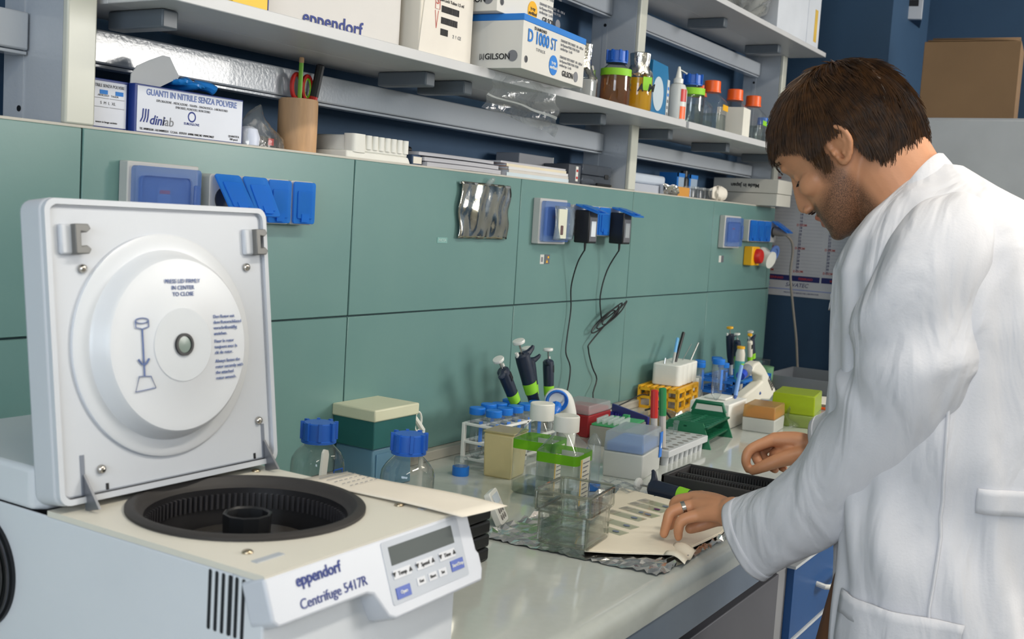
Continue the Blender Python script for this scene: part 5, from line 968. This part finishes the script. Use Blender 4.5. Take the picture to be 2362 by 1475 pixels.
# ------------------------------------------------------------------ the person at the bench
PO = Vector((.72, -1.05, FLOOR))
person = thing('person', 'person in a white lab coat bent over the slides on the bench', 'person', PO)
HO = Vector((.72, -.8864, .659)); TH = math.radians(45)
HM = Matrix(((1, 0, 0, HO.x), (0, math.cos(TH), math.sin(TH), HO.y), (0, -math.sin(TH), math.cos(TH), HO.z), (0, 0, 0, 1)))   # local: s (right), f (forward), u (up)
def capsule(mb, pts, rad, n=14, k=5):
    P = smooth(pts, k) if len(pts) > 2 else [Vector(p) for p in pts]
    rr = []
    for i in range(len(P)):
        t = i/(len(P)-1)*(len(rad)-1); j = min(int(t), len(rad)-2); rr.append(rad[j]+(rad[j+1]-rad[j])*(t-j))
    mb.tube(P, rr, n); mb.ell(P[0], rr[0], rr[0], rr[0], n, 8); mb.ell(P[-1], rr[-1], rr[-1], rr[-1], n, 8)
bd = MB()
prof = [(-.099, .082, .052, .016), (-.093, .094, .040, .028), (-.082, .099, .020, .042), (-.068, .0985, .004, .052), (-.055, .0965, -.012, .058), (-.040, .094, -.03, .063), (-.022, .091, -.062, .066),
        (-.004, .0885, -.085, .0705), (.014, .0865, -.096, .0735), (.026, .0865, -.100, .075), (.042, .0925, -.102, .077), (.060, .0935, -.102, .078), (.080, .088, -.097, .0755), (.098, .072, -.083, .067), (.113, .045, -.06, .048), (.122, .015, -.03, .02)]
rings = []
for u_, ff, fb, w_ in prof:
    fc = fb+(ff-fb)*.45; ring = []
    for i in range(44):
        a = 2*PI*i/44; c, s = math.cos(a), math.sin(a); p_ = .88
        sx = math.copysign(abs(c)**p_, c)*w_; fy = math.copysign(abs(s)**(.92 if s > 0 else .9), s)*((ff-fc) if s > 0 else (fc-fb))
        ring.append((sx, fc+fy, u_))
    rings.append(ring)
bd.loft(rings, 0, HM)
nr = []
for u_, f1, w_ in ((.034, .0915, .005), (.024, .0965, .0065), (.010, .1045, .0085), (-.004, .111, .0105), (-.014, .1155, .0135), (-.022, .1145, .0165), (-.029, .107, .0165), (-.034, .099, .012)):
    nr.append([(w_*math.cos(a)*(1 if math.sin(a) < .3 else .85), .078+(f1-.078)*max(0, math.sin(a))**.8 if math.sin(a) > 0 else .078+.01*math.sin(a), u_) for a in [2*PI*i/24 for i in range(24)]])
bd.loft(nr, 0, HM)
for s in (-1, 1):
    bd.ell((s*.013, .1, -.027), .0065, .009, .007, 12, 8, 0, HM)                       # ala
    bd.ell((s*.023, .083, .043), .017, .0085, .007, 14, 8, 0, HM)                     # brow ridge
    bd.ell((s*.029, .0735, .0165), .0125, .0105, .009, 14, 8, 0, HM)                    # closed lid over the eyeball
    bd.ell((s*.046, .056, -.008), .017, .03, .02, 14, 8, 0, HM)                         # cheek bone
    hx = [(f_*.88-.001, u_*.88, .071+(z-.071)*.8) for f_, u_, z in ((.006, .008, .073), (.002, .019, .078), (-.011, .029, .083), (-.025, .026, .088), (-.033, .011, .091), (-.031, -.007, .089), (-.02, -.02, .084), (-.006, -.028, .079), (.004, -.027, .075), (.007, -.017, .071))]
    capsule(bd, [HM @ Vector((s*z, f_, u_)) for f_, u_, z in hx], [.0042, .0042, .0046, .0046, .0044, .0042, .0042, .005, .0055, .004], 10)
    bd.ell((0, 0, 0), .005, .0145, .024, 14, 8, 0, HM @ TR((s*.0755, -.012, 0), s*.45, -.35))
    capsule(bd, [HM @ Vector((s*z, f_, u_)) for f_, u_, z in ((-.006, .018, .081), (-.02, .008, .084), (-.018, -.008, .081), (-.006, -.014, .078))], [.003, .0035, .0035, .003], 8)
    bd.ell((s*.074, .005, -.004), .006, .004, .007, 10, 6, 0, HM)
bd.ell((0, .0955, -.0465), .022, .0085, .0055, 16, 8, 0, HM); bd.ell((0, .0945, -.0605), .019, .0085, .0065, 16, 8, 0, HM); bd.ell((0, .089, -.084), .02, .014, .013, 16, 8, 0, HM)
nsec = [(-.925, .657, .056, .072), (-.948, .634, .058, .074), (-.968, .608, .058, .072), (-.99, .575, .059, .067), (-1.02, .535, .064, .072), (-1.05, .47, .085, .085)]
bd.loft([[Vector((.72+w_*math.cos(a), y+d_*math.sin(a)*.76, z-d_*math.sin(a)*.65)) for a in [2*PI*i/36 for i in range(36)]] for y, z, w_, d_ in nsec])
capsule(bd, [(.72, -1.05, .44), (.72, -1.06, .25), (.72, -1.07, .05), (.72, -1.06, -.05)], [.12, .115, .12, .12], 20)
capsule(bd, [(.59, -1.065, .46), (.86, -1.065, .46)], [.05, .05], 16)
LWr = (.66, -.77, .076); RWr = (1.11, -.768, .118)
capsule(bd, [(.585, -1.07, .46), (.582, -1.025, .26)], [.045, .04]); capsule(bd, [(.582, -1.025, .26), (.60, -.95, .165), (.622, -.872, .10), (.645, -.80, .075), LWr], [.042, .038, .034, .029, .027])
capsule(bd, [(.88, -1.035, .47), (1.0, -1.0, .27)], [.05, .042]); capsule(bd, [(1.0, -1.0, .27), (1.05, -.885, .19), RWr], [.042, .037, .027])
def finger(pts, r): capsule(bd, pts, r, 12, 5)
# left hand, fingertips resting on the paper towel
lk = dict(p=(.655, -.715, .063), r=(.675, -.697, .072), m=(.697, -.688, .078), i=(.718, -.692, .077))
for k in 'prmi': capsule(bd, [LWr, Vector(LWr).lerp(Vector(lk[k]), .5)+Vector((0, 0, .003)), lk[k]], [.021, .0165, .0115], 12)
bd.ell((.683, -.728, .064), .036, .034, .013, 18, 10)
finger([lk['p'], (.642, -.692, .053), (.641, -.687, .037), (.648, -.685, .0215)], [.0115, .0095, .0085, .007]); finger([lk['r'], (.655, -.668, .060), (.649, -.663, .042), (.648, -.659, .0215)], [.0118, .0102, .009, .0075])
finger([lk['m'], (.70, -.655, .066), (.704, -.65, .045), (.70, -.648, .022)], [.012, .0102, .009, .0075]); finger([lk['i'], (.742, -.662, .066), (.748, -.657, .046), (.74, -.655, .022)], [.012, .0102, .009, .0075])
finger([(.683, -.752, .062), (.706, -.725, .048), (.70, -.70, .034), (.688, -.688, .028)], [.016, .013, .0115, .009])
# right hand, pinching above the slide box
rkn = dict(i=(1.075, -.69, .125), m=(1.10, -.685, .124), r=(1.125, -.69, .118), p=(1.145, -.70, .110))
for k in 'imrp': capsule(bd, [RWr, Vector(RWr).lerp(Vector(rkn[k]), .5)+Vector((0, 0, .005)), rkn[k]], [.022, .018, .0125], 12)
bd.ell((1.105, -.725, .11), .036, .036, .015, 18, 10); bd.ell((1.092, -.712, .096), .028, .032, .018, 16, 10)
finger([rkn['i'], (1.047, -.658, .106), (1.038, -.652, .085), (1.043, -.657, .066)], [.0125, .0105, .0095, .008]); finger([rkn['m'], (1.075, -.657, .103), (1.062, -.668, .082), (1.056, -.684, .07)], [.0125, .0105, .0095, .008])
finger([rkn['r'], (1.10, -.663, .094), (1.085, -.68, .076), (1.074, -.70, .068)], [.012, .0105, .0095, .008]); finger([rkn['p'], (1.125, -.68, .086), (1.108, -.695, .072), (1.096, -.712, .067)], [.0115, .0095, .0085, .0072])
finger([(1.085, -.752, .106), (1.05, -.715, .093), (1.038, -.688, .078), (1.038, -.668, .066)], [.018, .0145, .012, .009])
# legs inside the trousers
for s in (-1, 1): capsule(bd, [(.72+s*.09, -1.05, -.03), (.72+s*.1, -1.01, -.42), (.72+s*.1, -1.04, -.78)], [.085, .06, .04], 14); bd.ell((.72+s*.1, -1.0, -.85), .04, .1, .035)
def remesh(mb, vox, it, fac=.5):
    o = mb.build('tmp_body', WHITE); md = o.modifiers.new('r', 'REMESH'); md.mode = 'VOXEL'; md.voxel_size = vox; md.use_smooth_shade = True
    sm = o.modifiers.new('s', 'SMOOTH'); sm.iterations = it; sm.factor = fac
    bpy.context.view_layer.update(); dg = bpy.context.evaluated_depsgraph_get()
    me = bpy.data.meshes.new_from_object(o.evaluated_get(dg)); bpy.data.objects.remove(o); return me
me = remesh(bd, .0026, 5)
co = np.empty(len(me.vertices)*3); me.vertices.foreach_get('co', co); co = co.reshape(-1, 3)
Hi = np.array(HM.inverted()); loc = co @ Hi[:3, :3].T+Hi[:3, 3]
S_, F_, U_ = loc[:, 0], loc[:, 1], loc[:, 2]
# beard density and lip colour follow the face itself
def sstep(a, b, x): t = np.clip((x-a)/(b-a), 0, 1); return t*t*(3-2*t)
inhead = ((np.abs(S_) < .1) & (F_ > -.02) & (U_ > -.115) & (U_ < .05)).astype(float)
jaw = sstep(.000, -.030, U_-.35*(F_-.03)*0)*sstep(-.002, .02, F_)*sstep(-.118, -.100, U_)
side = sstep(.004, .02, F_)*sstep(.055, .035, F_)*sstep(.02, -.01, U_)*sstep(.045, .06, np.abs(S_))
chinm = sstep(.075, .085, F_)*sstep(-.028, -.036, U_)
beard = np.clip(np.maximum.reduce([jaw*.9*sstep(-.012, -.04, U_-(.03-F_)*.3), side*.8, chinm*1.0]), 0, 1)*inhead
lip = (np.abs(S_) < .02)*(F_ > .093)*sstep(-.041, -.044, U_)*sstep(-.068, -.064, U_)
beard *= 1-np.clip(lip, 0, 1)
for nm, arr in (('beard', beard), ('lip', lip)):
    at = me.attributes.new(nm, 'FLOAT', 'POINT'); at.data.foreach_set('value', np.asarray(arr, dtype=np.float32))
m_, nt, outn = _new('skin'); N = nt.nodes; L = nt.links; b_ = N.new('ShaderNodeBsdfPrincipled'); L.new(b_.outputs[0], outn.inputs[0]); tc = N.new('ShaderNodeTexCoord')
def noise(sc, det=4):
    n = N.new('ShaderNodeTexNoise'); n.inputs['Scale'].default_value = sc; n.inputs['Detail'].default_value = det; L.new(tc.outputs['Object'], n.inputs['Vector']); return n.outputs['Fac']
def mixc(fac, a, b):
    mx = N.new('ShaderNodeMix'); mx.data_type = 'RGBA'
    for sk, v in (('Factor', fac), ('A', a), ('B', b)):
        if isinstance(v, (tuple, float)): mx.inputs[sk].default_value = v
        else: L.new(v, mx.inputs[sk])
    return mx.outputs['Result']
def mth(op, a, b):
    mm = N.new('ShaderNodeMath'); mm.operation = op; mm.use_clamp = True
    for i, v in enumerate((a, b)):
        if isinstance(v, float): mm.inputs[i].default_value = v
        else: L.new(v, mm.inputs[i])
    return mm.outputs[0]
def attr(n): a = N.new('ShaderNodeAttribute'); a.attribute_name = n; return a.outputs['Fac']
col = mixc(noise(35), lin((196, 136, 98)), lin((206, 148, 110)))
st = N.new('ShaderNodeMath'); st.operation = 'GREATER_THAN'; L.new(noise(900, 1), st.inputs[0]); st.inputs[1].default_value = .5
dens = mth('MULTIPLY', attr('beard'), mth('ADD', mth('MULTIPLY', st.outputs[0], .35), .6))
col = mixc(dens, col, lin((38, 25, 18))); col = mixc(mth('MULTIPLY', attr('lip'), .7), col, lin((165, 85, 72)))
L.new(col, b_.inputs['Base Color']); b_.inputs['Roughness'].default_value = .48; b_.inputs['Subsurface Weight'].default_value = .05; b_.inputs['Subsurface Radius'].default_value = (.01, .004, .002); b_.inputs['Subsurface Scale'].default_value = .6
bp = N.new('ShaderNodeBump'); bp.inputs['Strength'].default_value = .15; bp.inputs['Distance'].default_value = .001; L.new(noise(320, 5), bp.inputs['Height']); L.new(bp.outputs[0], b_.inputs['Normal'])
me.materials.clear(); me.materials.append(m_); me.transform(Matrix.Translation(-PO)); me.name = 'body'
body = bpy.data.objects.new('body', me); COL.objects.link(body); body.parent = person
PF = Matrix.Translation(-PO)
# hair
HAIR = mat('dark brown hair', (40, 26, 15), .4, var=.35, vs=60, rgb2=(74, 48, 24), spec=.3)
hf = [(-.16, -.074), (-.10, -.073), (-.07, -.07), (-.035, -.052), (-.024, -.038), (-.019, .018), (.009, .024), (.013, -.014), (.034, -.010), (.043, .040), (.070, .064), (.085, .072), (.13, .075)]
def hline(f):
    for (a, va), (b, vb) in zip(hf, hf[1:]):
        if a <= f <= b: return va+(vb-va)*(f-a)/(b-a)
    return hf[0][1] if f < hf[0][0] else hf[-1][1]
HC = Vector((0, -.012, .034))
def hsurf(dv, k=1.0):
    s, f, u = dv; rs = .0885 if u > -.3 else .084; rf = .112 if f > 0 else .118; ru = .106 if u > 0 else .14
    t = 1/math.sqrt((s/rs)**2+(f/rf)**2+(u/ru)**2); return HC+Vector(dv)*t*k
m = MB(); nu, nv = 72, 44; vid = {}; vs = []; fs = []
for j in range(nv+1):
    for i in range(nu):
        th = PI*j/nv; ph = 2*PI*i/nu; dv = Vector((math.sin(th)*math.cos(ph), math.sin(th)*math.sin(ph), math.cos(th)))
        lump = 1-.02+.018*math.sin(9*ph+5*th)*math.sin(th)+.012*math.sin(23*ph+11*th)
        p = hsurf(dv, lump); vs.append(p)
def inh(p, tol=0): return p.z > hline(p.y)+tol or (p.y < -.03 and p.z > -.072)
for j in range(nv):
    for i in range(nu):
        q = (j*nu+i, j*nu+(i+1) % nu, (j+1)*nu+(i+1) % nu, (j+1)*nu+i)
        if all(inh(vs[k], -.002) for k in q): fs.append(q)
m.add([HM @ p for p in vs], fs)
WH = Vector((.01, -.075, .085)).normalized()
rng = random.Random(3)
def strand(p, L_, lift, r0, wob):
    path = []; n = 7; cur = p.copy(); dv = (cur-HC).normalized(); off = .0
    for k in range(n):
        path.append(HM @ (hsurf(dv, .985+off)))
        t = dv*dv.dot(WH)-WH; t = t if t.length > .08 else Vector((rng.uniform(-1, 1), rng.uniform(-1, 1), 0)); t.normalize()
        if dv.y > .1: t = (t+Vector((0, .5, -.1))).normalized()
        if dv.y < -.2: t = (t+Vector((0, -.0, -.8))).normalized()
        if abs(dv.x) > .6: t = (t+Vector((0, -.25, -.35))).normalized()
        t = (t+wob*(.4+.6*k/n)).normalized(); dv = (dv+t*(L_/n)/.1).normalized(); off += lift/n
        pn = hsurf(dv)
        if not inh(pn, -.012): break
    if len(path) < 3: return
    k = len(path); m.tube(path, [r0*(1-.75*(i/(k-1))**2) for i in range(k)], 3)
cnt = 0
while cnt < 5200:
    z = rng.uniform(-.75, 1); ph = rng.uniform(0, 2*PI); s_ = math.sqrt(1-z*z); dv = Vector((s_*math.cos(ph), s_*math.sin(ph), z)); p = hsurf(dv)
    if not inh(p): continue
    cnt += 1; cl = math.sin(13*ph+6*z); strand(p, rng.uniform(.03, .075), rng.choice((.01, .03, .05, .09)), rng.uniform(.0007, .0015), Vector((cl*.25+rng.uniform(-.15, .15), rng.uniform(-.15, .15), rng.uniform(-.15, .15))))
m.build('hair', HAIR, person, M=PF, ang=60)
for s in (-1, 1):
    q = MB(); 
    for k in range(60):
        t = rng.random(); f0 = Vector((s*(.014+.036*t), .0945-.016*t*t-.0*t, .0455+.006*math.sin(PI*t*.8)+rng.uniform(-.003, .003))); d0 = Vector((s*.008, -.002, .002*rng.uniform(-1, 1)-.001))
        q.tube([HM @ f0, HM @ (f0+d0*.6+Vector((0, .0015, 0))), HM @ (f0+d0)], [.0007, .0007, .0002], 3)
    q.build('eyebrow', HAIR, person, M=PF)
    q = MB()
    for k in range(16):
        t = k/15; f0 = Vector((s*(.019+.023*t), .0835-.006*abs(t-.4)*2, .0095+.001*math.sin(PI*t))); q.tube([HM @ f0, HM @ (f0+Vector((s*.001, .003, -.002))), HM @ (f0+Vector((s*.002, .005, -.0025)))], [.0006, .0005, .0002], 3)
    q.build('eyelashes', BLACK, person, M=PF)
    q = MB().ell((s*.0075, .1015, -.0325), .0035, .0045, .0016, 10, 6, 0, HM); q.build('nostril', mat('nostril dark', (40, 18, 14), .7), person, M=PF)
# wedding band on the left ring finger
a, b = Vector((.668, -.686, .067)), Vector((.660, -.675, .063)); Mr = frame_z(a.lerp(b, .3), b-a); q = MB(); q.cap0 = q.cap1 = False; q.lathe([(.0116, -.0035), (.0122, -.003), (.0122, .003), (.0116, .0035)], 24, 0, Mr); q.build('ring', mat('silver ring', (200, 200, 196), .2, 1), person, M=PF)
# trousers and shoes
TRO = mat('brown trousers', (112, 72, 44), .8, bump=.1, bs=200); q = MB()
for s in (-1, 1): q.tube(smooth([(.72+s*.085, -1.07, .05), (.72+s*.1, -1.036, -.18), (.72+s*.105, -1.03, -.45), (.72+s*.105, -1.02, -.80)], 6), [.115]*6+[.10]*6+[.085]*6+[.08], 18)
q.build('trousers', TRO, person, M=PF)
for s in (-1, 1):
    q = MB().loft([[(.72+s*.105+w_*x, -1.03+y, FLOOR+z) for x, y in rrect(-.045, .045, -.1, .17, .04, 5)] for z, w_ in ((.0, 1), (.025, 1), (.05, .85), (.085, .6))]); q.build('shoe', BLACK, person, M=PF, bevel=.004)
# lab coat: torso loft with folds
COAT = mat('white coat cotton', (214, 214, 219), .8, var=.02, vs=12, bump=.12, bs=260, spec=.2)
nt = COAT.node_tree; N = nt.nodes; L = nt.links; b_ = [n for n in N if n.type == 'BSDF_PRINCIPLED'][0]; old = b_.inputs['Normal'].links[0].from_node
tc = [n for n in N if n.type == 'TEX_COORD'][0]; mp = N.new('ShaderNodeMapping'); mp.inputs['Rotation'].default_value = (.5, .3, .4); mp.inputs['Scale'].default_value = (7, 16, 5); L.new(tc.outputs['Object'], mp.inputs[0])
n3 = N.new('ShaderNodeTexNoise'); n3.inputs['Scale'].default_value = 1.0; n3.inputs['Detail'].default_value = 2.5; n3.inputs['Distortion'].default_value = .8; L.new(mp.outputs[0], n3.inputs['Vector'])
b3 = N.new('ShaderNodeBump'); b3.inputs['Strength'].default_value = .55; b3.inputs['Distance'].default_value = .03; L.new(n3.outputs['Fac'], b3.inputs['Height']); L.new(old.outputs[0], b3.inputs['Normal']); L.new(b3.outputs[0], b_.inputs['Normal'])
crs = [(-.56, -1.095, .27, .205, 0), (-.3, -1.105, .255, .185, 0), (-.1, -1.108, .238, .168, 0), (.05, -1.098, .226, .162, 0), (.2, -1.078, .216, .165, 0), (.32, -1.073, .21, .166, 0), (.42, -1.073, .205, .168, 0), (.48, -1.066, .198, .163, 0), (.53, -1.068, .182, .15, 0), (.567, -1.066, .155, .128, 0), (.596, -1.056, .118, .092, 0), (.615, -1.044, .085, .064, 0), (.632, -1.038, .058, .04, 0), (.645, -1.035, .03, .02, 0)]
def cinterp(z, k):
    for a, b in zip(crs, crs[1:]):
        if a[0] <= z <= b[0]: t = (z-a[0])/(b[0]-a[0]); t = t if z < .42 else t; return a[k]+(b[k]-a[k])*t
    return crs[-1][k]
def coatp(a, b):
    z = -.56+1.205*(b**.9); q = 2*PI*a; c, s = math.cos(q), math.sin(q)
    cy, ax, by = cinterp(z, 1), cinterp(z, 2), cinterp(z, 3)
    fold = .006*math.sin(9*q+3*z)*sstep(.25, -.3, np.float64(z))+.005*math.sin(5*q-6*z+1)+.003*math.sin(17*q+14*z)+.0035*math.sin(26*z+4*q)*math.exp(-((z-.16)/.12)**2)*2
    if z > .5: fold *= max(.15, 1-(z-.5)/.1)
    waist = -.01*math.exp(-((z-.17)/.06)**2)
    p_ = .8
    return (.72+math.copysign(abs(c)**p_, c)*(ax+fold+waist), cy+math.copysign(abs(s)**p_, s)*(by+fold+waist), z)
coat = MB().grid(coatp, 160, 120).build('lab_coat', COAT, person, M=PF, ang=80)
def sleeve(path, rad, flat, seed, cuffd, name='sleeve'):
    P = smooth(path, 14); k = len(P); n = 64; mb = MB(); up = Vector((0, 0, 1)); pr = None; rg = []
    for i in range(k):
        t = i/(k-1); x = t*(len(rad)-1); j = min(int(x), len(rad)-2); r = rad[j]+(rad[j+1]-rad[j])*(x-j); fl = flat[j]+(flat[j+1]-flat[j])*(x-j)
        d = (P[min(i+1, k-1)]-P[max(i-1, 0)]).normalized()
        side = d.cross(up).normalized(); v = side.cross(d).normalized(); ring = []
        for q in range(n):
            a = 2*PI*q/n
            bend = math.exp(-((t-.50)/.13)**2)
            w_ = 1+.04*math.sin(3*a+7*t+seed)+.15*bend*math.sin(24*t*1.6+2*math.sin(a)+seed)*(1+math.cos(a-PI*.3))*.6+.045*math.sin(17*t+2*a+seed*2+1.5*math.sin(a))*sstep(.15, .35, np.float64(t))+.02*math.sin(29*t-3*a+2*math.sin(2*a))
            ring.append(P[i]+(side*math.cos(a)*fl+v*math.sin(a))*r*float(w_))
        rg.append(ring)
    mb.loft(rg, caps=False); o = mb.build(name, COAT, coat, ang=80, M=Matrix.Identity(4)); o.data.transform(Matrix.Translation(Vector((0, 0, 0))))
    sd = o.modifiers.new('solid', 'SOLIDIFY'); sd.thickness = .002; sd.offset = -1
    hm = MB(); hm.loft([[p+(p-P[k-1-o_]).normalized()*.0012 for p in rg[k-1-o_]] for o_ in (4, 3, 2, 1, 0)], caps=False); h = hm.build('cuff_hem', COAT, coat); h.modifiers.new('solid', 'SOLIDIFY').thickness = .003
    return o, h
sl = sleeve([(.64, -1.075, .54), (.572, -1.068, .50), (.545, -1.052, .40), (.56, -1.028, .29), (.588, -.95, .178), (.622, -.872, .094), (.645, -.802, .043)], [.07, .088, .092, .084, .068, .061, .066], [.85, .85, .85, .85, .85, .8, .72], 0, 0)
sr = sleeve([(.81, -1.06, .545), (.875, -1.045, .505), (.925, -1.02, .40), (.985, -.985, .29), (1.04, -.90, .215), (1.085, -.83, .155), (1.105, -.785, .128)], [.07, .088, .09, .084, .074, .064, .05], [.85]*6+[.9], 2, 0)
# collar, lapel, pocket, belt, seams
cl = [(-.012, -.884, .425), (-.035, -.90, .47), (-.06, -.945, .535), (-.072, -.985, .598), (-.055, -1.012, .643), (0, -1.022, .663), (.055, -1.012, .643), (.072, -.985, .598), (.06, -.945, .535), (.035, -.90, .47), (.012, -.884, .425)]
CP = smooth([(.72+x, y, z) for x, y, z in cl], 6); n_ = len(CP); rings = []
for i, p in enumerate(CP):
    t = i/(n_-1); ax = Vector((0, .75, .66)); e = math.sin(PI*min(max(t, .02), .98))**.5; sg = 1 if t > .5 else -1; q_ = min(1, abs(t-.5)*3.2)
    fl_ = Vector((sg*.036*q_, -.03+.008*q_, -.028-.004*q_)); inn = Vector((-sg*.01*q_, .006, -.045))
    rings.append([p+inn*e, p+inn*.4*e, p, p+fl_*.15+Vector((0, 0, .004)), p+fl_*.5+Vector((0, 0, .003)), p+fl_*.9, p+fl_*1.15+Vector((0, 0, -.012*e))])
mb = MB(); k = 7; mb.add([p for r in rings for p in r], [(i*k+j, i*k+j+1, (i+1)*k+j+1, (i+1)*k+j) for i in range(n_-1) for j in range(k-1)]); o = mb.build('collar', COAT, coat, ang=70); o.modifiers.new('solid', 'SOLIDIFY').thickness = .003
mb = MB().prism([(-.890, .455), (-.886, .437), (-.905, .39), (-.94, .42), (-.925, .49)], .69, .6935, 0, frame((0, 0, 0), (0, 1, 0), (0, 0, 1))); mb.build('lapel', COAT, coat, bevel=.001)
def onside(y, z, off=.004):
    best = None
    for i in range(161):
        p = coatp(.5+(i-80)/80*.25, ((z+.56)/1.205)**(1/.9))
        if best is None or abs(p[1]-y) < abs(best[1]-y): best = p
    return (best[0]-off, best[1], best[2])
mb = MB().grid(lambda a, b: onside(-.985-.17*a, -.13+.165*b, .006+.003*math.sin(3*a)), 16, 12); o = mb.build('pocket', COAT, coat, ang=80); o.modifiers.new('solid', 'SOLIDIFY').thickness = .003
mb = MB().grid(lambda a, b: onside(-.985-.17*a, .003+.03*b, .0075), 16, 3); o = mb.build('pocket_band', COAT, coat, ang=80); o.modifiers.new('solid', 'SOLIDIFY').thickness = .003
mb = MB().grid(lambda a, b: onside(-1.15-.075*a, .178+.034*b, .005), 16, 4); o = mb.build('half_belt', COAT, coat, ang=80); o.modifiers.new('solid', 'SOLIDIFY').thickness = .003
mb = MB().tube([onside(-1.10-.012*math.sin(3*t), -.5+.95*t, .004) for t in [i/40 for i in range(41)]], .0022, 6); mb.build('side_seam', COAT, coat)
